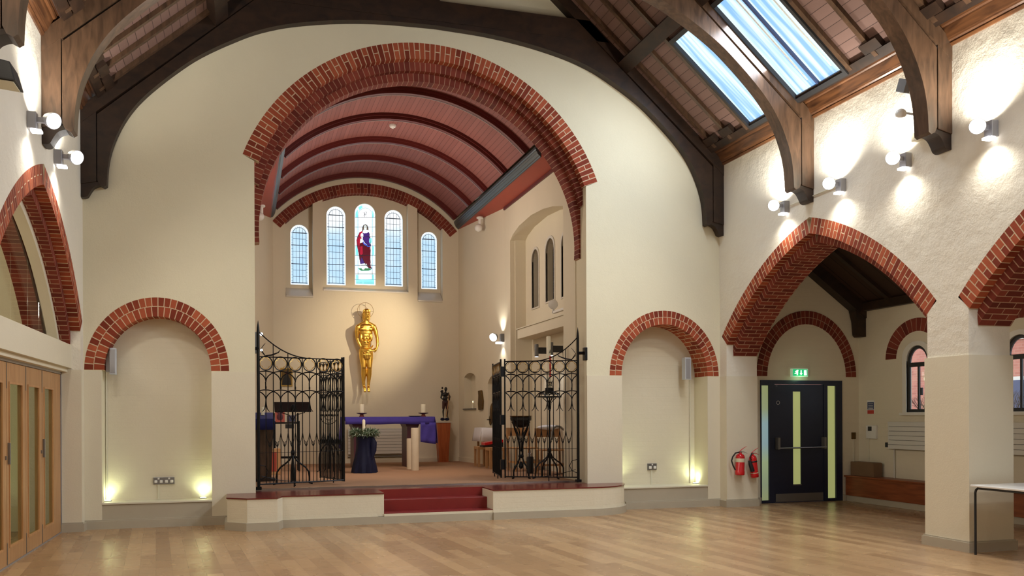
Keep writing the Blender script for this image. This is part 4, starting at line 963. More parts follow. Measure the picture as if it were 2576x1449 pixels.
m = MB(); m.ball((7.26, gy, gz), .062, 16, 12); m.build('housing', 'plastic_white', T, smooth=True); MB().tube([(7.28, gy, gz + .01), (XR - .03, ry, gz + .02)], .022, 10).build('arm', 'speaker_grey', T)
o = MB().tube([(XR - .012, 11.1, 4.50), (XR - .012, 10.0, 4.52)], .008, 6).build('cable', 'paint_ledge'); tag(o, 'thin pale cable between the two farthest floodlights on the right wall', 'cable')

# ---- niches: speakers, conduits, sockets, uplights
def boxpx(x0, x1, y0, y1, Yf, dep, name, mat, parent, bevel=0):
    a, zt = PY(x0, y0, Yf); b, zb = PY(x1, y1, Yf)
    return MB().box((a, Yf, zb), (b, Yf + dep, zt)).build(name, mat, parent, bevel=bevel)
T = thing('loudspeaker', 'slim grey column loudspeaker under the left niche arch', 'speaker', (-1.7, D + .1, 2.09))
boxpx(275, 291, 875, 942, D + .06, .13, 'cabinet', 'speaker_grey', T, .006); boxpx(277, 289, 879, 938, D + .055, .006, 'grille', 'lamp_grey', T)
boxpx(266, 274, 880, 936, D + .12, .08, 'bracket', 'lamp_grey', T)
T = thing('loudspeaker', 'slim grey column loudspeaker under the right niche arch', 'speaker', (7.05, D + .2, 2.09))
boxpx(1724, 1739, 899, 955, D + .18, .13, 'cabinet', 'speaker_grey', T, .006); boxpx(1726, 1737, 902, 952, D + .175, .006, 'grille', 'lamp_grey', T)
for px, y0, y1, dd, lab in ((267, 905, 1256, NL['d'], 'cream conduit running down the left niche'), (1736, 955, 1216, NR['d'], 'cream conduit running down the right niche')):
    a, zt = PY(px, y0, D + dd - .02); o = MB().tube([(a, D + dd - .015, .352), (a, D + dd - .015, zt)], .011, 8).build('conduit', 'paint_ledge'); tag(o, lab + ' from speaker to ledge', 'conduit')
def socket(x0, x1, y0, y1, Yf, n, label, cx):
    T = thing('power_socket', label, 'socket', (PY(x0, y1, Yf)[0], Yf, PY(x0, y1, Yf)[1]))
    a, zt = PY(x0, y0, Yf); b, zb = PY(x1, y1, Yf); MB().box((a, Yf - .02, zb), (b, Yf, zt)).build('face_plate', 'steel', T, bevel=.003)
    for i in range(n):
        u = a + (b - a) * (i + .5) / n; w = (b - a) / n * .27; zc = zb + (zt - zb) * (.40 if i % 2 == 0 else .40)
        MB().box((u - w, Yf - .045, zc - w), (u + w, Yf - .018, zc + w)).build('plug', 'plastic_white', T, bevel=.006)
    for i in range(max(1, n // 2)):
        u = a + (b - a) * (2 * i + 1) / n if n > 1 else (a + b) / 2; MB().box((u - .012, Yf - .026, zt - .03), (u + .012, Yf - .018, zt - .008)).build('switch', 'plastic_white', T)
    c_ = PY(cx, y1, Yf)[0]; MB().box((c_ - .012, Yf - .012, .352), (c_ + .012, Yf, zb)).build('conduit', 'paint_ledge', T)
    return T
socket(386, 439, 1201, 1217, D + NL['d'], 4, 'steel four-plug power socket on the left niche wall', 399)
socket(1628, 1651, 1166, 1182, D + NR['d'], 2, 'steel double power socket on the right niche wall', 1638)
for px, py, lab, e_ in ((277, 1257, 'small glowing uplight at the left end of the left niche ledge', 5), (512, 1252, 'small glowing uplight at the right end of the left niche ledge', 6), (1748, 1216, 'small glowing uplight on the right niche ledge', 7)):
    x_, y_ = PZ(px, py, .352); y_ = min(max(y_, D + .05), D + (.26 if px < 1000 else .34))
    T = thing('uplight', lab, 'lamp', (x_, y_, .35), 'floor uplights in the niches')
    MB().lathe([(.05, 0), (.05, .008), (.042, .012)], (x_, y_, .35), 20).build('rim', 'steel', T); MB().lathe([(.038, .011), (.038, .016), (.01, .018)], (x_, y_, .35), 16).build('lamp_glass', 'lamp_green', T)
    light('SPOT', (x_, y_ - .02, .38), (x_ + (.06 if px < 1000 and px > 400 else (-.04 if px < 400 else .02)), y_ + .08, 1.9), e_ * 1.15, (.86, 1, .60), .05, cone=155, blend=1)
x_ = NR['j0'] + .12; light('SPOT', (x_, D + .22, .38), (x_, D + .32, 1.9), 6, (.86, 1, .58), .04, cone=130, blend=1)

# ================================================================== LEFT WALL: folding doors and glazing
XD = -2.30
js = [12.86, 12.04, 11.22, 10.40, 9.58, 8.76, 8.45]
js = [12.86] + [PX(p, 1100, XD)[0] for p in (101, 60, 11)]; st_ = (js[1] - js[3]) / 2
while js[-1] - st_ > 8.45: js.append(js[-1] - st_)
js.append(8.45)
door2 = struct(MB().box((XD - .05, 8.45, 2.07), (XD + .03, 12.9, 2.10)).box((XD - .05, 12.86, 0), (XD + .03, 12.90, 2.10)).box((XD - .05, 8.45, 0), (XD + .03, 12.9, .012)).build('door_2', 'lamp_grey'))
for i in range(len(js) - 1):
    a, b = js[i + 1] + .006, js[i] - .006
    if b - a < .4: MB().box((XD - .03, a, .014), (XD + .015, b, 2.066)).build('panel', 'oak_light', door2); continue
    w = b - a; g0, g1 = a + w * .12, a + w * .80
    if i == 0: g0, g1 = a + w * .10, a + w * .56
    p_ = MB().plate([(a, .014), (b, .014), (b, 2.066), (a, 2.066)], [[(g0, .19), (g1, .19), (g1, 1.86), (g0, 1.86)]], LX(XD + .02), 0, .045).build('panel', 'oak_light', door2)
    MB().box((XD - .002, g0, .19), (XD + .002, g1, 1.86)).build('glass_pane', 'glass_tinted', p_)
    MB().plate([(g0 - .012, .178), (g1 + .012, .178), (g1 + .012, 1.872), (g0 - .012, 1.872)], [[(g0 + .01, .20), (g1 - .01, .20), (g1 - .01, 1.85), (g0 + .01, 1.85)]], LX(XD + .028), 0, .014).build('beading', 'oak_door', p_)
    MB().box((XD + .02, a + .03, 1.03), (XD + .045, a + .06, 1.25)).build('handle', 'steel', p_, bevel=.004) if i % 2 == 0 else MB().box((XD + .02, b - .06, 1.08), (XD + .035, b - .04, 1.12)).build('lock', 'steel', p_)
    MB().box((XD + .018, b - .004, 1.80), (XD + .026, b + .008, 2.06)).build('hinge', 'steel', p_); MB().box((XD + .018, b - .004, .02), (XD + .026, b + .008, .24)).build('hinge', 'steel', p_)
struct(MB().box((XL - .62, 8.45, 2.15), (-2.15, 12.90, 2.455)).box((XD - .06, 8.45, 2.10), (-2.2, 12.9, 2.16)).build('wall_left', 'plaster_smooth'))
c_ = acy - 10.675; r2 = aRo - .33
def clampo(pts, lo, hi): return [(min(max(u, lo), hi), v) for u, v in pts]
oo = arch_outline(10.675, r2 + .004, 2.46); ii = arch_outline(10.675, r2 - .085, 2.46)
m = MB(); N_ = len(oo); fr = LX(XL)
for k in range(N_ - 1):
    q = [oo[k], oo[k + 1], ii[k + 1], ii[k]]; q = [(min(max(u, 8.452), 12.898), v) for u, v in q]
    m.hexa([fr(q[0][0], q[0][1], .24), fr(q[1][0], q[1][1], .24), fr(q[2][0], q[2][1], .24), fr(q[3][0], q[3][1], .24), fr(q[0][0], q[0][1], .36), fr(q[1][0], q[1][1], .36), fr(q[2][0], q[2][1], .36), fr(q[3][0], q[3][1], .36)])
m.build('arch_lining', 'plaster_smooth', wl)
T = thing('brick_arch', 'shadowed brick arch behind the glass above the folding doors', 'arch', (XL - .5, 10.675, 2.5))
for hf in (0, 1):
    frb = (lambda u, v, w=0: (XL - w, min(max(u, 8.45), 10.675), v)) if hf == 0 else (lambda u, v, w=0: (XL - w, max(21.35 - max(u, 8.45), 10.675), v))
    m = MB(); ring(m, frb, 10.675 + c_, acz, r2, aRo - .215, pi - math.asin((2.46 - acz) / r2), math.acos(-c_ / r2), .42, .64, gap=.009); m.build('voussoir_ring', ['brick_deep', 'mortar_dark'], T)
gl = thing('glazed_screen', 'clear glass panes filling the pointed arch above the folding doors', 'glazing', (XL - .4, 10.675, 2.455))
edges = [8.5, 9.3, 10.1, 10.9, 11.7, 12.3, 12.85]
tp = lambda u: acz + sqrt(max(.01, (r2 - .09) ** 2 - (min(u, 21.35 - u) - (10.675 + c_)) ** 2))
for a, b in zip(edges, edges[1:]):
    us = [a + (b - a) * k / 8 for k in range(9)]; zs = [max(2.46, tp(u)) for u in us]
    poly = [(a + .004, 2.45), (b - .004, 2.45)] + [(min(max(u, a + .004), b - .004), z) for u, z in reversed(list(zip(us, zs))) if z > 2.452]
    if len(poly) > 3: MB().prism(poly, LX(XL), .37, .38).build('glass_pane', 'glass_clear', gl)

# ================================================================== FIRE EXIT DOOR AND AISLE
Yd = YE
def P2(x, y): return PY(x, y, Yd)
xl0, xl1 = 8.36, P2(1934, 1100)[0]; xr0, xr1 = P2(2081, 1100)[0], P2(2102, 1100)[0]; lf0, lf1 = P2(1948, 1100)[0], P2(2072, 1100)[0]
d1 = struct(MB().plate([(8.36, .004), (9.98, .004), (9.98, 2.085), (8.36, 2.085)], [[(xl0 + .02, .05), (xl1, .05), (xl1, 1.995), (xl0 + .02, 1.995)], [(xr0, .05), (xr1, .05), (xr1, 1.995), (xr0, 1.995)], [(lf0, .006), (lf1, .006), (lf1, 2.02), (lf0, 2.02)]], EY(Yd), -.015, .06).build('door_1', 'door_navy'))
vx0, vx1 = P2(1995, 1100)[0], P2(2015, 1100)[0]; vz0, vz1 = P2(2005, 1218)[1], P2(2005, 985)[1]
leaf = MB().plate([(lf0 + .004, .01), (lf1 - .004, .01), (lf1 - .004, 2.016), (lf0 + .004, 2.016)], [[(vx0, vz0), (vx1, vz0), (vx1, vz1), (vx0, vz1)]], EY(Yd), .0, .05).build('door_leaf', 'door_navy', d1)
MB().box((vx0, Yd + .02, vz0), (vx1, Yd + .03, vz1)).build('vision_panel', 'door_glow', leaf)
MB().box((vx0 - .004, Yd - .006, vz0 - .018), (vx1 + .004, Yd, vz0)).build('beading', 'steel_dull', leaf)
MB().box((lf0 + .02, Yd - .008, .02), (lf1 - .02, Yd, .155)).build('kick_plate', 'steel_dull', leaf)
bz = P2(2010, 1125)[1]
MB().tube([(lf0 + .03, Yd - .09, bz - .01), (lf1 - .01, Yd - .09, bz)], .013, 10).build('push_bar', 'steel', leaf)
for u in (lf0 + .035, lf1 - .03): MB().box((u - .02, Yd - .10, bz - .03), (u + .02, Yd, bz + .17)).build('bar_bracket', 'steel_dull', leaf, bevel=.006)
c = P2(1957, 1013); m = MB(); m.tube([(c[0] + .03 * cos(t), Yd - .004, c[1] + .03 * sin(t)) for t in [2 * pi * k / 20 for k in range(21)]], .004, 5); m.build('notice_ring', 'speaker_grey', leaf)
MB().box((lf0 + .03, Yd - .006, 1.985), (lf0 + .06, Yd, 1.99)).build('sticker', 'steel', leaf)
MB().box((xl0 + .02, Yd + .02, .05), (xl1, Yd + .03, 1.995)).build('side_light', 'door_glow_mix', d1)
MB().box((xr0, Yd + .02, .05), (xr1, Yd + .03, 1.995)).build('side_light', 'door_glow', d1)
T = thing('exit_sign', 'lit green emergency exit sign above the dark door', 'sign', (P2(2013, 948)[0], Yd, P2(2013, 948)[1]))
a, zt = PY(1993, 927, Yd - .06); b, zb = PY(2033, 948, Yd - .06)
MB().box((a, Yd - .06, zb), (b, Yd, zt)).build('housing', 'exit_rim', T, bevel=.004)
w, h = b - a, zt - zb; S_ = lambda u, v: (a + w * (u - 690) / 1110, zb + h * (1080 - v) / 600)
MB().prism([S_(735, 1015), S_(1740, 1015), S_(1740, 535), S_(735, 535)], EY(Yd - .065), 0, .004).build('green_panel', 'exit_green', T)
m = MB()
for poly in ([(1500, 600), (1660, 600), (1680, 970), (1500, 970)], [(1262, 600), (1318, 600), (1330, 810), (1380, 820), (1290, 960), (1200, 820), (1255, 810)],
             [(1000, 600), (1070, 575), (1100, 620), (1070, 700), (1080, 790), (1050, 960), (1000, 960), (985, 850), (850, 870), (830, 830), (960, 770), (975, 730), (880, 740), (870, 700), (930, 650)]):
    m.prism([S_(*q) for q in poly], EY(Yd - .069), 0, .004)
m.build('pictogram', 'exit_white', T)
light('POINT', ((a + b) / 2, Yd - .14, zb - .02), None, .35, (.5, 1, .6), .04)
# aisle skirting
struct(MB().box((9.98, YE - .03, 0), (XO, YE, .105)).box((8.1, YE - .03, 0), (8.36, YE, .105)).build('baseboard_front', 'paint_grey'))
# bench
T = thing('bench', 'long built-in brown wooden bench under the aisle windows', 'bench', (10.17, 10.0, 0))
MB().box((10.05, 6.0, 0), (XO - .003, 13.18, .10)).build('plinth', 'paint_grey', T); MB().box((10.03, 6.0, .10), (XO - .003, 13.19, .42)).build('front_panel', 'teak_bench', T)
MB().box((10.0, 6.0, .42), (XO - .003, 13.20, .445)).build('seat_board', 'teak_bench', T, bevel=.004)
by0, by1 = PX(2133, 1175, 10.12)[0], PX(2200, 1175, 10.12)[0]
T = thing('cardboard_box', 'brown cardboard box lying on the bench near the fire exit door', 'box', (10.15, (by0 + by1) / 2, .445))
MB().box((10.10, by1, .446), (10.27, min(by0, 13.15), .68)).build('carton', 'cardboard_brown', T, bevel=.004); MB().box((10.098, by1 + .02, .655), (10.272, min(by0, 13.15) - .02, .684)).build('flap', 'cardboard_brown', T)
def onX(x0, x1, y0, y1, X, dep, name, mat, parent, bevel=0):
    a, zt = PX(x0, y0, X); b, zb = PX(x1, y1, X); return MB().box((X, b, zb), (X + dep, a, zt)).build(name, mat, parent, bevel=bevel)
T = thing('notice', 'blue white and red safety notice on the aisle wall', 'sign', (XO, 12.9, 1.5))
onX(2181, 2199, 1007, 1041, XO - .008, .008, 'sheet', 'plastic_white', T); onX(2182, 2198, 1012, 1030, XO - .011, .003, 'blue_block', 'sign_blue', T); onX(2182, 2198, 1032, 1041, XO - .011, .003, 'red_block', 'sign_red', T)
m = MB()
for k in range(4):
    a, zt = PX(2184, 1016 + k * 4, XO - .013); b, _ = PX(2196, 1016, XO - .013); m.box((XO - .0125, b, zt - .004), (XO - .011, a, zt + .004))
m.build('text_lines', 'plastic_white', T)
T = thing('heating_controller', 'white heating controller box on the aisle wall below the notice', 'controller', (XO, 12.9, 1.07))
onX(2178, 2203, 1070, 1104, XO - .045, .045, 'case', 'plastic_white', T, .006); onX(2183, 2192, 1073, 1084, XO - .05, .006, 'display', 'plastic_dark', T)
a, _ = PX(2187, 1104, XO); MB().box((XO - .014, a - .012, .445), (XO, a + .012, 1.08)).build('conduit', 'paint_ledge', T)
T = thing('light_switch', 'small brass coloured switch plate right of the fire exit door', 'switch', (10.2, YE, 1.1))
boxpx(2143, 2153, 1088, 1104, YE - .015, .015, 'plate', 'bronze', T); a = PY(2147, 1104, YE)[0]; MB().box((a - .008, YE - .01, .45), (a + .008, YE, 1.10)).build('conduit', 'paint_ledge', T)
def radiator(T, fr, u0, u1, z0, z1, n):
    MB().plate([(u0, z0), (u1, z0), (u1, z1), (u0, z1)], [], fr, .02, .06).build('panel', 'groove', T)
    h = (z1 - z0) / n; m = MB()
    for k in range(n): m.prism([(u0 - .004, z0 + k * h + .003), (u1 + .004, z0 + k * h + .003), (u1 + .004, z0 + (k + 1) * h - .003), (u0 - .004, z0 + (k + 1) * h - .003)], fr, 0, .035)
    m.build('slats', 'radiator_white', T)
    MB().prism([(u0 - .01, z1 - .01), (u1 + .01, z1 - .01), (u1 + .01, z1 + .004), (u0 - .01, z1 + .004)], fr, -.004, .07).build('top_grille', 'radiator_white', T)
T = thing('radiator', 'white slatted radiator on the aisle wall, partly hidden by the pier', 'radiator', (XO, 11.9, .92))
radiator(T, RX(XO - .085), 10.9, 12.38, .925, 1.37, 6); MB().tube([(XO - .03, 12.30, .93), (XO - .03, 12.30, .445)], .010, 8).build('pipe', 'radiator_white', T)
MB().box((XO - .09, 12.40, .95), (XO - .04, 12.45, 1.03)).build('valve', 'plastic_dark', T, bevel=.006)
T = thing('radiator', 'white slatted radiator on the aisle wall at the right edge', 'radiator', (XO, 9.6, .92)); radiator(T, RX(XO - .085), 8.9, 10.38, .925, 1.37, 6)

# ---- fire extinguishers
def lerp(a, b, t): return a + (b - a) * t
def extinguisher(x, z0, h, r, lean, label, co2):
    Y = YJ - .014 - r - .015; T = thing('fire_extinguisher', label, 'fire extinguisher', (x, YJ, z0), 'fire extinguishers')
    ax = Vector((lean, 0, 1)).normalized(); c = Vector((x, Y, z0))
    def L(prof, seg_=18):
        m = MB(); vs = []
        M = ax.to_track_quat('Z', 'Y').to_matrix()
        for rr, hh in prof:
            for k in range(seg_): t = 2 * pi * k / seg_; vs.append(c + M @ Vector((rr * cos(t), rr * sin(t), hh)))
        fs = [(i * seg_ + k, i * seg_ + (k + 1) % seg_, (i + 1) * seg_ + (k + 1) % seg_, (i + 1) * seg_ + k) for i in range(len(prof) - 1) for k in range(seg_)]
        fs += [tuple(range(seg_)), tuple((len(prof) - 1) * seg_ + k for k in range(seg_))]
        return m.add(vs, fs)
    L([(r * .93, 0), (r * 1.05, .01), (r * 1.05, h * .16), (r, h * .18), (r, h * .76), (r * .93, h * .83), (r * .7, h * .88), (r * .36, h * .91), (r * .32, h * .97)]).build('cylinder', 'red_paint', T, smooth=True)
    L([(r * .3, h * .96), (r * .36, h * .97), (r * .36, h * 1.0), (r * .2, h * 1.02)]).build('valve', 'steel', T, smooth=True)
    L([(r * 1.012, h * (.55 if not co2 else .08)), (r * 1.02, h * (.56 if not co2 else .09)), (r * 1.02, h * (.70 if not co2 else .19)), (r * 1.012, h * (.71 if not co2 else .20))]).build('label', 'label_paper', T, smooth=True)
    top = c + ax * h * 1.0
    MB().tube([top + Vector((-.02, -.01, .0)), top + Vector((.03, -.015, .045)), top + Vector((.10, -.02, .085))], [.013, .011, .006], 8, flat=.5).build('lever', 'red_paint', T)
    MB().tube([top + Vector((0, -.01, -.005)), top + Vector((.06, -.015, -.005)), top + Vector((.115, -.02, -.03))], [.010, .008, .006], 8, flat=.5).build('carry_handle', 'steel' if not co2 else 'red_paint', T)
    if not co2:
        p = [top + Vector((-.03, -.01, -.01)), top + Vector((-.10, -.02, -.02)), top + Vector((-.15, -.02, -.08)), c + Vector((-r - .09, -.02, h * .62)), c + Vector((-r - .06, -.02, h * .40)), c + Vector((-r - .02, -.02, h * .22))]
        MB().tube(p, .012, 8).build('hose', 'rubber', T, smooth=True)
    else:
        MB().tube([top + Vector((-.02, -.02, -.01)), top + Vector((-.06, -.03, -.06)), c + Vector((-r - .005, -.03, h * .66))], .010, 8).build('hose', 'rubber', T, smooth=True)
        MB().tube([c + ax * h * .70 + Vector((-r - .02, -.03, 0)), c + ax * h * .55 + Vector((-r - .015, -.035, 0)), c + ax * h * .26 + Vector((-r * .8, -.035, 0))], [.020, .032, .036], 12).build('discharge_horn', 'rubber', T, smooth=True)
        L([(r * 1.01, h * .62), (r * 1.06, h * .63), (r * 1.06, h * .67), (r * 1.01, h * .68)]).build('strap', 'rubber', T)
    MB().box((x - .03, Y + r * .8, z0 + h * .5), (x + .03, YJ - .002, z0 + h * .62)).build('wall_bracket', 'steel_dull', T)
e1, e2 = PY(1861, 1195, YJ - .1), PY(1897, 1201, YJ - .1)
extinguisher(e1[0], e1[1], .38, .072, .03, 'red fire extinguisher with a black hose loop, left of the pair', False)
extinguisher(e2[0] + .02, e2[1], .40, .062, -.12, 'slimmer red fire extinguisher with a black horn, nearer the exit door', True)

# ---- folding table at the right edge
tx, ty = PZ(2462, 1230, .745); lx, ly = PZ(2456, 1396, .0)
T = thing('folding_table', 'white topped table with a thin black frame at the right edge', 'table', (8.1, 7.0, 0))
ty = ly + .05; tx = lx - .03
MB().hexa([(tx, ty - .75, .722), (tx + 1.5, ty - .75, .722), (tx + 1.5, ty, .722), (tx, ty, .722), (tx, ty - .75, .745), (tx + 1.5, ty - .75, .745), (tx + 1.5, ty, .745), (tx, ty, .745)]).build('tabletop', 'table_white', T, bevel=.006)
MB().tube([(tx + .03, ty - .04, .0), (tx + .03, ty - .04, .66), (tx + .035, ty - .045, .69), (tx + .06, ty - .05, .71), (tx + .45, ty - .05, .71)], .0125, 10).build('leg', 'rubber', T, smooth=True)
MB().tube([(tx + 1.45, ty - .04, .0), (tx + 1.45, ty - .04, .69), (tx + 1.42, ty - .05, .71), (tx + .40, ty - .05, .71)], .0125, 10).build('leg', 'rubber', T, smooth=True)
MB().tube([(tx + .03, ty - .71, .0), (tx + .03, ty - .71, .69), (tx + .03, ty - .68, .71), (tx + .03, ty - .08, .71)], .0125, 10).build('leg', 'rubber', T, smooth=True)
MB().tube([(tx + 1.45, ty - .71, .0), (tx + 1.45, ty - .71, .69), (tx + 1.42, ty - .68, .71), (tx + 1.45, ty - .08, .71)], .0125, 10).build('leg', 'rubber', T, smooth=True)
# ================================================================== WROUGHT IRON GATES
gz = lambda y: PY(651, y, 13.38)[1]
ZB, ZW, ZT, ZC = gz(1219), gz(1140), gz(897), gz(913)
Z1a, Z1v, Z1t, Z2a, Z2v, Z2f = gz(933), gz(960), gz(975), gz(980.5), gz(1006), gz(1034)
ZL0, ZL1 = gz(1126), gz(1097)
def gate(label, p0, p1, post, at):
    T = thing('iron_gate', label, 'gate', (p0[0], p0[1], FZ), 'wrought iron chancel gates')
    d = Vector((p1[0] - p0[0], p1[1] - p0[1])); L = d.length; d.normalize(); n = Vector((d.y, -d.x)); nb = 6; p = L / nb
    P = lambda u, z, o=0: (p0[0] + d.x * u + n.x * o, p0[1] + d.y * u + n.y * o, z)
    def bar(name, pts, r, mat='iron_black', n_=6, **k): return MB().tube(pts, r, n_, **k).build(name, mat, T)
    topc = lambda u: ZT + (.37 * (1 - u / (L * .62)) ** 2.2 if (post and u < L * .62) else 0)
    if post:
        MB().tube([P(0, FZ + .005), P(0, gz(835)), P(0, gz(822)), P(0, gz(806))], [.022, .022, .016, .002], 8).build('hinge_post', 'iron_black', T)
        bar('top_curve', [P(L * .62 * k / 16, topc(L * .62 * k / 16) + .0) for k in range(17)], .009)
        m = MB(); m.tube([P(.03, gz(882), .01), P(.10, ZT + .015, .012), P(.20, ZT + .03, .012), P(.30, ZT + .07, .01), P(.34, ZT + .12, .01)], [.004, .008, .013, .009, .003], 6)
        m.tube([P(.10, ZT + .015, .012), P(.035, gz(878), .01), P(.06, gz(872), .01), P(.085, gz(866), .01), P(.11, gz(862), .0)], [.006, .006, .005, .004, .002], 6); m.build('leaf_scroll', 'iron_black', T)
        m = MB(); m.tube([P(.02, ZB + .28), P(.10, ZB + .26), P(.14, ZB + .18), P(.10, ZB + .10), P(.02, ZB + .07)], .006, 6); m.tube([P(.04, ZB + .12), P(.30, ZB + .05), P(L * .5, ZB + .0)], .005, 6); m.build('foot_scroll', 'iron_black', T)
        bar('hinge_arm', [P(0, gz(877)), P(-.10, gz(877))], .026); MB().box((min(P(-.10, 0)[0], P(-.13, 0)[0]) - .01, P(-.11, 0)[1] - .05, gz(897)), (max(P(-.10, 0)[0], P(-.13, 0)[0]) + .01, P(-.11, 0)[1] + .05, gz(862))).build('hinge_plate', 'iron_black', T, bevel=.006)
        MB().box((P(0, 0)[0] - .04, P(0, 0)[1] - .04, FZ), (P(0, 0)[0] + .04, P(0, 0)[1] + .04, FZ + .04)).build('pivot_block', 'iron_black', T)
    else: bar('stile', [P(0, ZB - .02), P(0, ZT + .04)], .015)
    bar('stile', [P(L, ZB - .02), P(L, ZT + .04)], .013)
    bar('top_rail', [P(0, ZT), P(L, ZT)], .009); bar('bottom_rail', [P(0, ZB), P(L, ZB)], .011); bar('lower_wire', [P(0, ZW), P(L, ZW)], .0035)
    bar('drop_bolt', [P(L * .40, FZ + .01), P(L * .40, ZB + .02)], .009)
    if not post: bar('drop_bolt', [P(L * .82, FZ + .01), P(L * .82, ZB + .02)], .009)
    for k in range(1, nb): bar('bar', [P(k * p, ZB), P(k * p, topc(k * p))], .0068)
    for k in range(nb):
        u = (k + .5) * p; r = min(.100, p * .47)
        q = MB().tube([P(u + r * cos(t), ZC + r * sin(t)) for t in [2 * pi * j / 24 for j in range(25)]], .008, 6, cap=False).build('roundel', 'iron_black', T)
        pts = []
        for j in range(49):
            t = 2 * pi * j / 48; rr = r * (.66 + .20 * abs(cos(2 * t)) ** .7 - .0); pts.append(P(u + rr * cos(t), ZC + rr * sin(t)))
        MB().tube(pts, .0045, 5, cap=False).build('quatrefoil', 'iron_gilt', q)
        bar('bar', [P(u, ZC - r), P(u, ZB)], .0060)
        bar('collar', [P(u, Z1t - .02), P(u, Z1t + .02)], .012)
    for za, zv in ((Z1a, Z1v), (Z2a, Z2v)):
        m = MB()
        for k in range(-1, nb + 1):
            uc = (k + .5) * p; pts = []
            for j in range(21):
                t = pi * j / 20; u = uc + p * cos(t)
                if -.002 <= u <= L + .002: pts.append(P(u, zv + (za - zv) * sin(t), .003 if k % 2 else -.003))
            if len(pts) > 2: m.tube(pts, .0085, 6)
        m.build('interlaced_arches', 'iron_black', T)
    for k in range(nb):
        m = MB(); u = (k + .5) * p
        m.tube([P(u - .004, Z1v), P(u - .002, Z1t)], .009, 6); m.build('weld_stem', 'iron_black', T); m = MB()
        for s in (-1, 1): m.tube([P(u, Z2v), P(u + s * .006, Z2f + .10), P(u + s * .02, Z2f + .03), P(u + s * .055, Z2f - .01)], [.008, .007, .007, .004], 6)
        m.build('arrow_tail', 'iron_black', T)
    for k in range(2 * nb):
        u = (k + .5) * p / 2; h = ZL1 - ZL0
        if post and k == 0: continue
        m = MB()
        for s in (-1, 1):
            m.tube([P(u, ZL0), P(u + s * p * .10, ZL0 + h * .25), P(u + s * p * .13, ZL0 + h * .55), P(u + s * p * .05, ZL0 + h * .42), P(u, ZL0)], .005, 5)
            m.tube([P(u + s * p * .13, ZL0 + h * .5), P(u + s * p * .19, ZL0 + h * .8), P(u + s * p * .24, ZL1 + .04)], .0045, 5)
        m.build('tulip', 'iron_black', T)
        bar('bar', [P(u, ZL0), P(u, ZB)], .0050)
    return T
hp = (.216, 13.39); le = PZ(866, 1220, FZ); ll = PZ(806, 1211, FZ); rp_ = (5.07, 13.20); re_ = PZ(1271, 1211, FZ); rl = PZ(1241, 1198, FZ)
gate('tall black iron gate leaf hinged to the left chancel jamb, with gilt quatrefoils', hp, le, True, 0)
gate('folded back leaf of the left iron gate, seen nearly edge on', (le[0] - .02, le[1] + .05), ll, False, 0)
gate('tall black iron gate leaf hinged to the right chancel jamb, with gilt quatrefoils', rp_, re_, True, 0)
gate('folded back leaf of the right iron gate, seen nearly edge on', (re_[0] - .05, re_[1] + .06), rl, False, 0)
m = MB()
for y, w in ((925, 'upper'), (1060, 'middle'), (1185, 'lower')):
    o = MB().box((re_[0] - .07, re_[1] + .0, gz(y + 14)), (re_[0] + .01, re_[1] + .05, gz(y - 14))).build('gate_hinge', 'iron_black'); tag(o, w + ' black hinge block joining the two leaves of the right iron gate', 'hinge', 'hinges of the right gate')

# ================================================================== FITTINGS IN THE CHANCEL
T = thing('wall_spotlight', 'dark twin spotlight box behind the top of the left gate post', 'lamp', (.2, 13.6, gz(880)))
x_, _ = PY(650, 860, 13.62)
MB().box((JL + .002, 13.58, gz(886)), (JL + .07, 13.70, gz(832))).build('housing', 'plastic_grey', T, bevel=.006)
for y_, s_ in ((837, .022), (878, .018)): m = MB(); m.ball((JL + .095, 13.60, gz(y_)), s_, 12, 8); m.build('lamp_glass', 'lamp_blue', T, smooth=True)
cx_, cz_ = PX(1262, 852, CX1 - .05)
T = thing('wall_lamp', 'round wall floodlight on the right chancel wall, left of the tall recess', 'lamp', (CX1, cx_, cz_))
MB().box((CX1 - .08, cx_ - .05, cz_ - .07), (CX1, cx_ + .05, cz_ + .10)).build('wall_box', 'plastic_grey', T, bevel=.006)
MB().box((CX1 - .17, cx_ - .05, cz_ - .11), (CX1 - .05, cx_ + .05, cz_ - .07)).build('down_light', 'lamp_spill', T)
n = Vector((-.62, -.62, -.34)).normalized(); c = Vector((CX1 - .24, cx_ - .02, cz_ + .02))
m = MB(); disc_cyl(m, c - n * .10, n, [(.06, 0), (.075, .04), (.085, .08), (.088, .10), (.083, .10), (.08, .09)], 22); m.build('lamp_head', 'plastic_grey', T, smooth=True)
m = MB(); disc_cyl(m, c, n, [(.081, -.012), (.079, .003), (.001, .010)], 22); m.build('lamp_glass', 'lamp_glass', T, smooth=True)
light('SPOT', (CX1 - .10, cx_, cz_ + .13), (CX1 + .02, cx_, cz_ + 1.1), 14, (1, .93, .82), .04, cone=105, blend=1)
light('SPOT', (CX1 - .10, cx_, cz_ - .13), (CX1 + .02, cx_, cz_ - 1.4), 7, (1, .93, .82), .04, cone=110, blend=1)
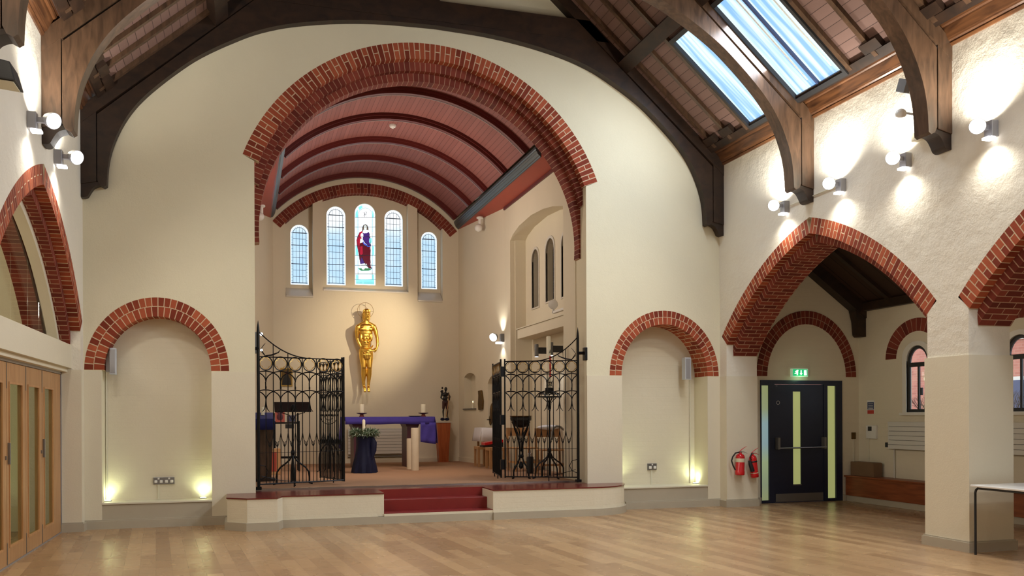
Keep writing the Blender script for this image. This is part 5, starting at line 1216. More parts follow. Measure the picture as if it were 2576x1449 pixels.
for px, py, lab in ((1356, 882, 'dark cylinder downlight left of the tall candle'), (1393, 878, 'dark cylinder downlight right of the tall candle')):
    y_, z_ = PX(px, py, 5.45); T = thing('cylinder_downlight', lab + ' in the chancel recess', 'lamp', (5.6, y_, z_), 'cylinder downlights in the recess')
    MB().lathe([(.036, -.118), (.039, -.11), (.039, .11), (.035, .12)], (5.40, y_, z_), 20).build('cylinder', 'plastic_grey', T, smooth=True)
    MB().lathe([(.032, -.124), (.032, -.118)], (5.40, y_, z_), 16).build('lamp_glass', 'lamp_blue', T)
    MB().box((5.43, y_ - .03, z_ - .06), (5.62, y_ + .03, z_ + .06)).build('wall_arm', 'plastic_dark', T, bevel=.004)
    light('SPOT', (5.40, y_, z_ - .15), (5.45, y_, z_ - 1.5), 8, (.85, .92, 1), .04, cone=80, blend=1)
for px, py, X_, lab in ((654, 537, CX0, 'white dome camera under the left vault beam'), (1204, 566, 4.99, 'white dome camera under the right vault beam')):
    y_ = 18.9 if px < 1000 else 18.6; c = PY(px, py, y_)
    T = thing('security_camera', lab, 'camera', (c[0], y_, c[1]))
    m = MB(); m.ball((c[0], y_, c[1] - .06), (.085, .085, .085), 14, 10); m.build('camera_dome', 'plastic_white', T, smooth=True)
    MB().lathe([(.035, -.02), (.035, .12), (.075, .14), (.075, .17)], (c[0] + .03, y_, c[1]), 14).build('stalk', 'plastic_white', T, smooth=True)
y_, z_ = PX(1396, 766, 5.25); T = thing('arm_camera', 'small round white camera on an arm beside the lancet windows', 'camera', (5.25, y_, z_))
n = Vector((-.55, -.8, -.1)); m = MB(); disc_cyl(m, (5.22, y_, z_), n, [(.07, -.03), (.085, 0), (.085, .03), (.06, .04)], 20); m.build('head', 'plastic_white', T, smooth=True)
MB().box((5.20, y_ - .02, z_ - .15), (5.24, y_ + .02, z_ - .05)).box((5.20, 14.0, z_ - .16), (5.26, y_ + .02, z_ - .12)).build('arm', 'plastic_white', T, bevel=.004)
cc = PY(990, 308, 16.6); T = thing('smoke_detector', 'small white smoke detector on the red vault boards', 'detector', (cc[0], 16.6, cc[1]))
zv = vcz + sqrt(vR ** 2 - (cc[0] - vcx) ** 2); MB().lathe([(.05, -.05), (.065, -.03), (.065, 0)], (cc[0], 16.7, zv + .0), 18).build('base', 'plastic_white', T, smooth=True); MB().lathe([(.02, -.07), (.035, -.05)], (cc[0], 16.7, zv), 12).build('sensor_head', 'plastic_white', T)

# ---- gilded figure on the end wall
def fuse(m, name, mat, voxel, parent, it=6, fac=.5):
    me = bpy.data.meshes.new('tmp'); me.from_pydata(m.v, [], m.f); o = bpy.data.objects.new('tmp', me); COL.objects.link(o)
    bm = bmesh.new(); bm.from_mesh(me); bmesh.ops.recalc_face_normals(bm, faces=bm.faces); bm.to_mesh(me); bm.free()
    r = o.modifiers.new('r', 'REMESH'); r.mode = 'VOXEL'; r.voxel_size = voxel; r.use_smooth_shade = True
    s_ = o.modifiers.new('s', 'SMOOTH'); s_.iterations = it; s_.factor = fac
    bpy.context.view_layer.update(); dg = bpy.context.evaluated_depsgraph_get(); new = bpy.data.meshes.new_from_object(o.evaluated_get(dg)); bpy.data.objects.remove(o)
    new.materials.clear(); new.materials.append(MATS[mat]); new.polygons.foreach_set('use_smooth', [True] * len(new.polygons))
    q = bpy.data.objects.new(name, new); COL.objects.link(q)
    if parent is not None:
        q.parent = parent
        if parent.get('_at'): q.matrix_parent_inverse = Matrix.Translation(-Vector(parent['_at']))
    return q
YG = YA - .26
def g(u, v, dy=0):      # u, v: positions in an enlarged crop of the figure (840+u/5.37, 740+v/5.37)
    x, z = PY(840 + u / 5.37, 740 + v / 5.37, YG); return Vector((x, YG + dy, z))
SCL = (g(100, 0) - g(0, 0)).x / 100           # metres per crop unit
def limb(m, pts, rs, n=10, flat=1.0):
    m.tube(pts, rs, n, flat=flat)
    for p_, r_ in zip(pts, rs): m.ball(p_, r_, 10, 8)
T = thing('gilded_statue', 'gilded standing figure in a loincloth fixed high on the chancel end wall', 'statue', tuple(g(435, 1320)))
m = MB()
m.ball(g(443, 262), (.072, .088, .108), 18, 14); m.ball(g(443, 305, -.02), (.058, .066, .075), 14, 10)
m.ball(g(447, 332, -.042), (.040, .036, .048)); m.ball(g(440, 362, -.01), (.05, .05, .04)); limb(m, [g(440, 330), g(433, 400, .01)], [.062, .072]); limb(m, [g(430, 385, .01), g(330, 440, .01)], [.062, .058]); limb(m, [g(434, 385, .01), g(540, 440, .01)], [.062, .058])
m.ball(g(450, 288, -.095), (.011, .018, .022)); m.ball(g(449, 262, -.080), (.045, .016, .012)); m.ball(g(449, 308, -.085), (.020, .012, .006))
for s in (-1, 1): m.ball(g(443 + s * 40, 275, .0), (.012, .02, .028)); m.ball(g(450 + s * 16, 296, -.068), (.018, .014, .016))
m.ball(g(433, 445), (.165, .09, .085), 16, 12); m.ball(g(433, 480), (.148, .095, .11), 16, 12); m.ball(g(432, 560), (.122, .085, .13), 16, 12); m.ball(g(430, 660), (.112, .078, .12), 16, 12); m.ball(g(428, 750), (.128, .090, .11), 16, 12)
m.ball(g(433, 520), (.150, .088, .10), 16, 12)
for s in (-1, 1):
    m.ball(g(433 + s * 46, 475, -.060), (.074, .030, .046), 12, 10)
    for k in range(3): m.ball(g(433 + s * 22, 560 + k * 42, -.070), (.030, .018, .024), 10, 8)
    m.ball(g(433 + s * 70, 590, -.035), (.03, .03, .09))
limb(m, [g(325, 448), g(312, 510, .01), g(318, 600, .03), g(345, 670, .02), g(378, 735, -.01)], [.058, .050, .036, .034, .024])
limb(m, [g(543, 448), g(566, 510, .0), g(585, 600, .0), g(588, 670, -.03), g(575, 730, -.05)], [.058, .050, .036, .036, .024])
for s, hx in ((-1, 392), (1, 475)):
    kx = 400 if s < 0 else 478
    limb(m, [g(hx, 790), g(hx + (4 if s < 0 else 2), 880, -.01), g(kx, 985, -.035)], [.092, .084, .056])
    m.ball(g(kx, 985, -.06), (.036, .02, .038))
    limb(m, [g(kx, 985, -.03), g(kx - 3 * s, 1080, .0), g(kx - (2 if s < 0 else 8), 1180, .0), g(404 if s < 0 else 466, 1240, .0)], [.054, .058, .038, .030])
    fx = (412, 428) if s < 0 else (464, 462)
    limb(m, [g(405 if s < 0 else 466, 1240, .0), g(fx[0], 1275, -.045), g(fx[0] + 3, 1310, -.075)], [.030, .033, .022])
    for k in range(5): limb(m, [g(fx[0] + (k - 2) * 7, 1300, -.08), g(fx[0] + (k - 2) * 8, 1322, -.088)], [.009, .008], 6)
# hands: palm, four fingers and thumb
for base, tip, sd in ((g(380, 735, -.01), g(415, 790, -.03), 1), (g(575, 732, -.05), g(535, 790, -.075), -1)):
    dr = (tip - base).normalized(); sid = Vector((0, -1, 0)).cross(dr).normalized()
    limb(m, [base, base + dr * .05], [.024, .030], flat=.7)
    for k in range(4):
        o_ = sid * (.011 * (k - 1.5)) * 1.15; ln = (.052, .062, .058, .044)[k]
        limb(m, [base + dr * .055 + o_, base + dr * (.055 + ln * .5) + o_ * 1.2 + Vector((0, -.006, 0)), base + dr * (.055 + ln) + o_ * 1.25 + Vector((0, .004, -.004))], [.0085, .008, .0065], 6)
    limb(m, [base + dr * .015 + sid * sd * .022, base + dr * .045 + sid * sd * .045, base + dr * .075 + sid * sd * .050], [.010, .009, .007], 6)
fuse(m, 'body', 'gold', .0085, T, 4)
m = MB(); m.ball(g(440, 232, .01), (.080, .092, .064), 16, 12); m.ball(g(440, 262, .045), (.080, .064, .09), 14, 10)
for s in (-1, 1): limb(m, [g(441 + s * 40, 250, .02), g(441 + s * 42, 300, .03), g(441 + s * 38, 345, .035)], [.020, .022, .016])
for k in range(16): t = pi * k / 15; m.ball(g(440 + 44 * cos(t), 238 - 32 * sin(t), -.045), .016, 8, 6)
fuse(m, 'hair', 'gold', .007, T, 2)
m = MB(); m.ball(g(432, 765), (.160, .118, .085), 18, 10); m.ball(g(434, 830, -.02), (.125, .100, .085), 14, 10)
for k, (u0, v0, u1, v1) in enumerate(((370, 740, 540, 770), (372, 760, 500, 800), (520, 700, 455, 760), (545, 735, 440, 800), (400, 760, 420, 880), (425, 750, 440, 885), (450, 750, 462, 880), (475, 760, 478, 870), (385, 770, 395, 860))):
    limb(m, [g(u0, v0, -.075), g((u0 + u1) / 2, (v0 + v1) / 2 + 8, -.128), g(u1, v1, -.118)], [.014, .022, .014], 8)
fuse(m, 'loincloth', 'gold', .008, T, 2)
c = g(432, 215, .08); r_ = 20.3 * SCL * 5.37
m = MB(); m.tube([c + Vector((r_ * cos(t), 0, r_ * sin(t))) for t in [2 * pi * k / 40 for k in range(41)]], .0045, 6, cap=False); m.tube([c + Vector((-r_, 0, -.02)), c + Vector((r_, 0, -.02))], .003, 5); m.tube([c, c + Vector((0, 0, r_))], .003, 5)
m.tube([g(440, 420, .06), g(440, 420, .25)], .012, 8); m.tube([g(430, 760, .06), g(430, 760, .25)], .012, 8); m.tube([c + Vector((0, 0, -.02)), c + Vector((0, .0, -.2))], .003, 5); m.build('wire_halo', 'bronze', T)

# ---- altar with purple frontal, candles and dish
ya = 18.15; x0 = PY(868, 1060, ya)[0]; x1 = PY(1093, 1060, ya)[0]; zt = PY(980, 1049, ya)[1]; dpt = .85
T = thing('altar', 'brown wooden altar table under a purple cloth', 'altar', ((x0 + x1) / 2, ya + .4, FZ))
MB().box((x0 + .03, ya + .02, zt - .07), (x1 - .03, ya + dpt, zt - .012)).build('tabletop', 'pedestal_wood', T)
for a, b in ((1022, 1054), (888, 921)):
    u0, u1 = PY(a, 1100, ya + .1)[0], PY(b, 1100, ya + .1)[0]
    MB().hexa([(u0 + .02, ya + .1, FZ), (u1 - .02, ya + .1, FZ), (u1 - .02, ya + .75, FZ), (u0 + .02, ya + .75, FZ), (u0 + .02, ya + .1, zt - .22), (u1 - .02, ya + .1, zt - .22), (u1 - .02, ya + .75, zt - .22), (u0 + .02, ya + .75, zt - .22)]).hexa([(u0 + .02, ya + .1, zt - .22), (u1 - .02, ya + .1, zt - .22), (u1 - .02, ya + .75, zt - .22), (u0 + .02, ya + .75, zt - .22), (u0 - .05, ya + .1, zt - .07), (u1 + .04, ya + .1, zt - .07), (u1 + .04, ya + .75, zt - .07), (u0 - .05, ya + .75, zt - .07)]).build('leg', 'plum', T)
def drape(name, mat, parent, grid):
    """grid of points (rows x cols) -> thin solid cloth"""
    m = MB(); nr, nc = len(grid), len(grid[0]); m.add([p for r in grid for p in r], [(i * nc + j, i * nc + j + 1, (i + 1) * nc + j + 1, (i + 1) * nc + j) for i in range(nr - 1) for j in range(nc - 1)])
    o = m.build(name, mat, parent, smooth=True); s_ = o.modifiers.new('t', 'SOLIDIFY'); s_.thickness = .006; s_.offset = 1; return o
zf = PY(980, 1067, ya)[1]; rows = []
nx = 40
for k, (yy, zz) in enumerate(((ya + dpt + .01, zt - .08), (ya + dpt + .01, zt), (ya + .4, zt + .001), (ya - .01, zt), (ya - .018, (zt + zf) / 2), (ya - .02, zf))):
    rows.append([(x0 + (x1 - x0) * i / nx, yy - (.006 * sin(i * .9) if k > 3 else 0), zz + (.006 * sin(i * .35) if k == 5 else 0)) for i in range(nx + 1)])
cl_ = drape('altar_cloth', 'cloth_purple', None, rows); tag(cl_, 'purple cloth covering the altar table top', 'altar cloth')
rows = [[(x1 - .30 + .32 * j / 8, ya - .03 - .012 * sin(j * 1.3 + i), zf + .03 - t * (.40 + .05 * j / 8)) for j in range(9)] for i, t in ((k, k / 6) for k in range(7))]
drape('front_fold', 'cloth_purple', cl_, rows)
for s, xe, lab in ((1, x1, 'purple cloth end hanging from the right side of the altar'), (-1, x0, 'purple cloth end hanging from the left side of the altar behind the gate')):
    rows = []
    for i in range(9):
        t = i / 8; z_ = zt - .0 - t * (.50 if s > 0 else .62); rows.append([(xe + s * (.005 + .05 * sin(t * 1.5) + .018 * sin(j * 1.1 + t)), ya - .0 + dpt * j / 10 * (1 - .25 * t) + .06 * t, z_ - .05 * t * (1 - j / 10)) for j in range(11)])
    o = drape('cloth_end', 'cloth_purple', cl_, rows)
for px, yt, yb, lab in ((910, 1021, 1048, 'thick cream candle on the left of the altar'), (1065, 1022, 1048, 'thick cream candle on the right of the altar')):
    y_ = ya + .32; x_, z0 = PY(px, 1049, y_); z0 = zt + .003
    T = thing('candlestick', lab.replace('thick cream candle', 'red dish candlestick with a thick cream candle'), 'candlestick', (x_, y_, z0), 'candlesticks on the altar')
    MB().lathe([(.058, 0), (.052, .01), (.036, .04), (.034, .055)], (x_, y_, z0), 18).build('foot', 'clay_red', T, smooth=True); MB().lathe([(.03, .052), (.10, .070), (.112, .084), (.106, .084), (.03, .066)], (x_, y_, z0), 22).build('dish', 'plum', T, smooth=True)
    o = MB().lathe([(.050, .070), (.050, .255), (.046, .26)], (x_, y_, z0), 18).tube([(x_, y_, z0 + .26), (x_, y_, z0 + .275)], .002, 5).build('candle', 'wax', T, smooth=True)
x_, _ = PY(1044, 1046, ya + .25); T = thing('tray', 'flat dark dish lying on the altar left of the right candle', 'dish', (x_, ya + .25, zt)); MB().lathe([(.08, .003), (.13, .012), (.14, .022), (.13, .020), (.02, .010)], (x_, ya + .25, zt), 24).build('dish', 'rubber', T, smooth=True)
# two round cream pillar candles / posts standing in front of the altar
for px, pb, pt, wpx, lab in ((1053, 1183, 1076, 19, 'taller of the two round cream stone pillars before the altar'), (1031, 1180, 1103, 15, 'shorter of the two round cream stone pillars before the altar')):
    x_, y_ = PZ(px if px > 1040 else px, pb, FZ); x_ = PY(px - 9 if px > 1040 else px, pb, y_)[0]; zz = PY(px, pt, y_)[1]; r_ = wpx / 2 * y_ / FL * 1.05
    o = MB().lathe([(r_ * .98, 0), (r_, .02), (r_, (zz - FZ) * .97), (r_ * .95, zz - FZ)], (x_, y_, FZ), 24).build('stone_pillar', 'stone_cream', None, smooth=True); tag(o, lab, 'pillar', 'cream pillars before the altar')
# radiator on the end wall
ra, rb = PY(876, 1100, YA - .1)[0], PY(1016, 1100, YA - .1)[0]; z0, z1 = PY(950, 1142, YA - .1)[1], PY(950, 1079, YA - .1)[1]
T = thing('radiator', 'wide white slatted radiator on the chancel end wall behind the altar', 'radiator', ((ra + rb) / 2, YA, z0)); radiator(T, EY(YA - .10), ra, rb, z0, z1, 8)
MB().tube([(ra, YA - .04, z0 - .06), (rb + .05, YA - .04, z0 - .06), (rb + .05, YA - .04, z0 + .1)], .014, 8).build('pipe', 'steel_dull', T)
# advent wreath on a draped stand
wx, wy = PZ(917, 1189, FZ); zw = PY(917, 1098, wy)[1]
T = thing('draped_stand', 'round stand draped to the floor in navy velvet', 'stand', (wx, wy, FZ)); m = MB(); NN = 40; rows = []
hh = zw - FZ
for i in range(13):
    t = i / 12; rr = [.23, .222, .212, .20, .188, .176, .165, .156, .15, .148, .15, .155, .15][i]
    rows.append([(wx + rr * (1 + .10 * (1 - t) * sin(j * 2 * pi / NN * 9) + .04 * sin(j * 2 * pi / NN * 5 + 1)) * cos(2 * pi * j / NN), wy + rr * (1 + .10 * (1 - t) * sin(j * 2 * pi / NN * 9) + .04 * sin(j * 2 * pi / NN * 5 + 1)) * sin(2 * pi * j / NN), FZ + .004 + hh * t) for j in range(NN + 1)])
m.add([p_ for r_ in rows for p_ in r_], [(i * (NN + 1) + j, i * (NN + 1) + j + 1, (i + 1) * (NN + 1) + j + 1, (i + 1) * (NN + 1) + j) for i in range(12) for j in range(NN)]); m.build('velvet_drape', 'cloth_navy', T, smooth=True)
MB().lathe([(.15, hh - .01), (.15, hh)], (wx, wy, FZ), 24).build('top', 'cloth_navy', T)
m = MB(); m.tube([(wx + .12, wy - .06, zw - .02), (wx + .155, wy - .09, zw - .12), (wx + .15, wy - .10, zw - .26), (wx + .12, wy - .12, zw - .42)], [.05, .065, .06, .02], 12, flat=.6); m.build('cloth_fold', 'cloth_navy', T, smooth=True)
T = thing('advent_wreath', 'green and silvery leaf wreath lying on the navy draped stand', 'wreath', (wx, wy, zw)); random.seed(11); zw += .012
MB().tube([(wx + .18 * cos(t), wy + .18 * sin(t), zw + .045) for t in [2 * pi * k / 30 for k in range(31)]], .035, 8, cap=False).build('wreath_ring', 'leaf_green', T)
for mt, cnt, nm in (('leaf_green', 700, 'green_leaves'), ('leaf_pale', 380, 'silver_leaves')):
    m = MB()
    for k in range(cnt):
        t = random.uniform(0, 2 * pi); rr = random.uniform(.13, .24); p_ = Vector((wx + rr * cos(t), wy + rr * sin(t), zw + random.uniform(.01, .09)))
        d_ = Vector((cos(t) * random.uniform(-.2, 1), sin(t) * random.uniform(-.2, 1), random.uniform(-.5, .8))).normalized(); L_ = random.uniform(.05, .10); s_ = d_.cross(Vector((random.uniform(-1, 1), random.uniform(-1, 1), 1))).normalized() * .009
        q_ = p_ + d_ * L_; mid = p_ + d_ * L_ * .5; up_ = s_.cross(d_).normalized() * .002; m.add([p_, mid + s_, q_, mid - s_, mid + up_, mid - up_], [(0, 1, 4), (1, 2, 4), (2, 3, 4), (3, 0, 4), (1, 0, 5), (2, 1, 5), (3, 2, 5), (0, 3, 5)])
    tag(m.build(nm, mt, T), kind='stuff')
T = thing('pillar_candle', 'slender cream candle standing in the leaf wreath', 'candle', (wx - .01, wy, zw)); zc_ = PY(915, 1055, wy)[1]
MB().lathe([(.028, 0), (.028, zc_ - zw - .02), (.012, zc_ - zw)], (wx - .01, wy, zw), 16).build('wax_body', 'wax', T, smooth=True); MB().tube([(wx - .01, wy, zc_), (wx - .01, wy, zc_ + .012)], .002, 5).build('wick', 'rubber', T)
# pedestal with carved figure
pyy = YA - .35; pb0, pb1 = PY(1105, 1160, pyy)[0], PY(1128, 1160, pyy)[0]; pt0, pt1 = PY(1100, 1062, pyy)[0], PY(1133, 1062, pyy)[0]; zt_ = PY(1117, 1061, pyy)[1]; dq = .28
T = thing('pedestal', 'tapering reddish wooden pedestal with a pale top, right of the altar', 'pedestal', ((pb0 + pb1) / 2, pyy, FZ))
MB().hexa([(pb0, pyy, FZ), (pb1, pyy, FZ), (pb1, pyy + dq * .7, FZ), (pb0, pyy + dq * .7, FZ), (pt0, pyy - .03, zt_ - .02), (pt1, pyy - .03, zt_ - .02), (pt1, pyy + dq, zt_ - .02), (pt0, pyy + dq, zt_ - .02)]).build('column', 'pedestal_wood', T)
MB().box((pt0 - .03, pyy - .05, zt_ - .02), (pt1 + .02, pyy + dq + .02, zt_)).build('top_slab', 'marble_top', T); MB().box((pb0 - .04, pyy - .02, FZ), (pb1 + .03, pyy + .02, FZ + .015)).build('foot', 'pedestal_wood', T)
ys_ = pyy + .10
def h(u, v, dy=0): x, z = PY(1080 + u / 5.178, 900 + v / 5.178, ys_); return Vector((x, ys_ + dy, z))
T = thing('carved_statue', 'black carved figure of a walking man carrying a child on the pedestal', 'statue', tuple(h(205, 820)))
m = MB()
m.ball(h(215, 408), (.036, .04, .048)); limb(m, [h(213, 430), h(212, 450)], [.018, .022]); m.ball(h(216, 420, -.035), (.008, .010, .012))
m.ball(h(208, 480), (.066, .042, .055)); m.ball(h(206, 530), (.052, .04, .06)); m.ball(h(208, 575), (.056, .042, .045))
limb(m, [h(165, 470), h(152, 520, -.01), h(175, 545, -.04)], [.024, .02, .015]); limb(m, [h(248, 465), h(264, 510, -.01), h(255, 548, -.04), h(232, 520, -.06)], [.024, .02, .018, .012])
for k in range(4): limb(m, [h(236 + k * 3, 512 + k * 6, -.055), h(248 + k * 2, 510 + k * 6, -.07)], [.005, .004], 5)
m.ball(h(170, 395), (.022, .024, .028)); m.ball(h(170, 438), (.026, .024, .036)); limb(m, [h(160, 425), h(148, 440), h(155, 455)], [.010, .009, .007], 6); limb(m, [h(178, 460), h(176, 500, -.03)], [.014, .010], 6)
limb(m, [h(188, 640), h(180, 700), h(182, 765)], [.022, .020, .012]); limb(m, [h(232, 640), h(236, 700), h(232, 765)], [.022, .020, .012])
limb(m, [h(184, 768), h(178, 775, -.05)], [.013, .012]); limb(m, [h(232, 768), h(238, 775, -.05)], [.013, .012])
fuse(m, 'body', 'ebony', .0045, T, 2)
m = MB(); limb(m, [h(190, 575), h(184, 655)], [.042, .032]); limb(m, [h(224, 575), h(232, 655)], [.042, .032]); m.ball(h(207, 585), (.062, .045, .035)); fuse(m, 'breeches', 'ebony_red', .006, T, 2)
m = MB(); m.ball(h(172, 800), (.055, .06, .035)); m.ball(h(232, 800), (.055, .06, .035)); fuse(m, 'rock_base', 'cloth_navy', .008, T, 2)
MB().tube([h(250, 465, -.07), h(236, 600, -.075), h(212, 770, -.06)], .009, 8).build('staff', 'oak_light', T)
# candle in the small wall niche, wooden plaque
u_ = (na + nb_) / 2 - .04; c = fR(u_, z0_, .06)
T = thing('lit_candle', 'small lit candle on the shelf of the chancel wall niche', 'candle', c); MB().lathe([(.028, .006), (.028, .13), (.02, .135)], c, 14).build('wax_body', 'wax', T, smooth=True); m = MB(); m.ball((c[0], c[1], c[2] + .155), (.007, .007, .02), 8, 8); m.build('flame', 'flame', T)
ua = on_facet(1211, facR); 
T = thing('wooden_plaque', 'narrow rough brown wooden plaque hung beside the wall niche', 'plaque', fR(ua, 1.6, 0)); zA, zB_ = facet_z(1211, 1030, facR, ua), facet_z(1211, 983, facR, ua)
pl = [(-.13, 0), (.10, -.01), (.12, .12), (.09, .30), (.11, (zB_ - zA)), (-.06, (zB_ - zA) + .01), (-.10, .34), (-.15, .18)]
MB().prism([(ua + a, zA + b) for a, b in pl], fR, -.04, 0).build('board', 'bronze', T, bevel=.006)
# gold ground icon picture on the left of the end wall
ix0, iz1 = PY(706, 925, YA - .03); ix1, iz0 = PY(736, 972, YA - .03)
T = thing('icon_picture', 'small gold framed picture of a dark robed figure, seen through the left gate', 'picture', (ix0, YA, iz0))
MB().box((ix0, YA - .03, iz0), (ix1, YA, iz1)).build('frame', 'iron_gilt', T); w_, h_ = ix1 - ix0, iz1 - iz0; IP = lambda u, v: (ix0 + w_ * u, iz0 + h_ * v)
MB().prism([IP(.08, .06), IP(.92, .06), IP(.92, .94), IP(.08, .94)], EY(YA - .034), 0, .003).build('ground', 'bronze', T)
MB().prism([IP(.12, .08), IP(.88, .08), IP(.80, .40), IP(.62, .60), IP(.62, .76), IP(.48, .84), IP(.36, .76), IP(.36, .62), IP(.18, .40)], EY(YA - .038), 0, .003).build('robe', 'ebony', T)
MB().prism([IP(.42, .64), IP(.56, .64), IP(.58, .74), IP(.49, .80), IP(.41, .73)], EY(YA - .042), 0, .003).build('face', 'clay_red', T)

# ---- things behind the left gate
def iron_stand(T, x, y, zt, rx, mat='iron_black', legs=3, foot=.24, zk=.40):
    MB().tube([(x, y, FZ + .05), (x, y, FZ + .5), (x, y, zt)], [.022, .017, .013], 10).build('stem', mat, T)
    m = MB(); m.ball((x, y, FZ + zk + .09), (.032, .032, .06), 10, 8); m.build('knop', mat, T)
    for k in range(legs):
        a = 2 * pi * k / legs + rx; cx2, cy2 = cos(a), sin(a)
        pts = [(x + cx2 * r_, y + cy2 * r_, FZ + z_) for r_, z_ in ((.01, zk + .06), (.05, zk - .02), (.12, zk - .08), (foot * .75, zk - .13), (foot * .95, zk - .2), (foot, zk - .28), (foot, .02), (foot + .05, .01))]
        MB().tube(pts, .013, 8).build('leg', mat, T)
lx_, ly_ = PZ(737, 1219, FZ); ztr = PY(737, 1036, ly_)[1]
T = thing('reading_stand', 'black iron reading stand with curved legs behind the left gate', 'lectern', (lx_, ly_, FZ)); iron_stand(T, lx_, ly_, ztr, 0.05, legs=4, foot=.25)
w2 = .275; zt2 = PY(737, 1011, ly_)[1]
m = MB(); m.hexa([(lx_ - w2, ly_ - .10, ztr), (lx_ + w2, ly_ - .10, ztr), (lx_ + w2, ly_ - .08, ztr), (lx_ - w2, ly_ - .08, ztr), (lx_ - w2, ly_ + .12, zt2), (lx_ + w2, ly_ + .12, zt2), (lx_ + w2, ly_ + .14, zt2), (lx_ - w2, ly_ + .14, zt2)]); m.box((lx_ - w2, ly_ - .14, ztr - .005), (lx_ + w2, ly_ - .08, ztr + .015)); m.build('book_rest', 'iron_black', T, bevel=.004)
for s in (-1, 1): MB().tube([(lx_, ly_, ztr - .14), (lx_ + s * .05, ly_, ztr - .05), (lx_ + s * .18, ly_ - .02, ztr - .01), (lx_ + s * .22, ly_ - .0, ztr + .06)], .007, 6).build('brace', 'iron_black', T)
m = MB(); m.ball((lx_, ly_ - .11, ztr + .055), (.035, .02, .06), 10, 8); m.build('boss', 'iron_black', T)
ax_, ay_ = PZ(660, 1210, FZ); 
T = thing('lectern', 'brown wooden lectern under a blue cloth behind the left gate post', 'lectern', (ax_, ay_, FZ)); zl = PY(664, 1062, ay_)[1]
MB().box((ax_ - .20, ay_ - .14, FZ), (ax_ + .20, ay_ + .18, FZ + .05)).build('base', 'oak_dark', T, bevel=.006); MB().hexa([(ax_ - .14, ay_ - .11, FZ + .05), (ax_ + .14, ay_ - .11, FZ + .05), (ax_ + .14, ay_ + .14, FZ + .05), (ax_ - .14, ay_ + .14, FZ + .05), (ax_ - .18, ay_ - .13, zl), (ax_ + .18, ay_ - .13, zl), (ax_ + .18, ay_ + .16, zl), (ax_ - .18, ay_ + .16, zl)]).build('column', 'oak_brown', T)
MB().hexa([(ax_ - .18, ay_ - .22, zl), (ax_ + .18, ay_ - .22, zl), (ax_ + .18, ay_ + .22, zl + .10), (ax_ - .18, ay_ + .22, zl + .10), (ax_ - .18, ay_ - .22, zl + .04), (ax_ + .18, ay_ - .22, zl + .04), (ax_ + .18, ay_ + .22, zl + .14), (ax_ - .18, ay_ + .22, zl + .14)]).build('top', 'oak_brown', T)
rows = [[(ax_ - .19 + .38 * j / 12, y_ + .01 * sin(j), z_) for j in range(13)] for y_, z_ in ((ay_ + .24, zl + .10), (ay_ + .23, zl + .155), (ay_, zl + .10), (ay_ - .24, zl + .052), (ay_ - .25, zl - .02), (ay_ - .255, zl - .12))]
o = drape('lectern_cloth', 'cloth_blue', None, rows); tag(o, 'blue cloth lying over the wooden lectern behind the left gate', 'cloth')
cx_ = PY(661, 1020, ay_)[0]; T = thing('pillar_candle', 'pale candle standing on the blue cloth of the lectern', 'candle', (cx_, ay_, zl + .12)); MB().lathe([(.03, 0), (.03, .13), (.026, .135)], (cx_, ay_ + .02, zl + .115), 14).build('wax_body', 'wax', T, smooth=True); MB().tube([(cx_, ay_ + .02, zl + .25), (cx_, ay_ + .02, zl + .262)], .002, 5).build('wick', 'rubber', T)
# iron shelf rack with the orange icon
kx, ky = PZ(722, 1196, FZ); ky += 1.2; a0_, a1_ = PY(691, 1100, ky)[0], PY(752, 1100, ky)[0]; zs_ = PY(722, 1062, ky)[1]
T = thing('iron_rack', 'black iron shelf rack behind the reading stand', 'rack', ((a0_ + a1_) / 2, ky, FZ))
for u in (a0_, a1_):
    for w_ in (0, .35): MB().box((u - .016, ky + w_ - .016, FZ), (u + .016, ky + w_ + .016, zs_ + .18 if w_ else zs_ + .02)).build('post', 'iron_black', T)
for zq in (zs_, FZ + .28):
    m = MB()
    for k in range(9): m.box((a0_, ky + k * .042, zq - .01), (a1_, ky + k * .042 + .012, zq))
    m.box((a0_, ky - .01, zq - .03), (a1_, ky + .004, zq)).build('shelf', 'iron_black', T)
MB().box((a0_ + .2, ky - .03, zs_ - .12), (a0_ + .36, ky + .06, zs_ - .035)).build('drawer_box', 'rubber', T)
i0, i1 = PY(692, 1040, ky + .1)[0], PY(716, 1040, ky + .1)[0]; zi = PY(700, 1026, ky + .1)[1]
T = thing('leaning_icon', 'orange red icon panel leaning on the iron rack', 'picture', ((i0 + i1) / 2, ky + .1, zs_)); MB().hexa([(i0, ky + .05, zs_ + .002), (i1, ky + .05, zs_ + .002), (i1, ky + .07, zs_ + .002), (i0, ky + .07, zs_ + .002), (i0, ky + .12, zi), (i1, ky + .12, zi), (i1, ky + .14, zi), (i0, ky + .14, zi)]).build('panel', 'vault_red', T)
m = MB()
for u, v, r_ in ((.3, .70, .03), (.5, .76, .03), (.7, .70, .03)): m.ball((i0 + (i1 - i0) * u, ky + .05 + .07 * v - .004, zs_ + (zi - zs_) * v), (r_, .006, r_), 10, 6)
m.ball(((i0 + i1) / 2, ky + .065, zs_ + (zi - zs_) * .35), ((i1 - i0) * .32, .008, .09), 12, 6); m.build('painted_figures', 'plum', T)
T = thing('magazine_basket', 'pale wire basket of leaflets on the iron rack', 'basket', ((i1 + a1_) / 2 + .02, ky + .15, zs_))
m = MB()
for k in range(6): u = i1 + .04 + (a1_ - i1 - .08) * k / 5; m.tube([(u, ky + .04, zs_ + .005), (u, ky + .04, zs_ + .14), (u, ky + .24, zs_ + .16)], .003, 5)
for z_ in (.01, .06, .11): m.tube([(i1 + .04, ky + .04, zs_ + z_), (a1_ - .04, ky + .04, zs_ + z_)], .003, 5)
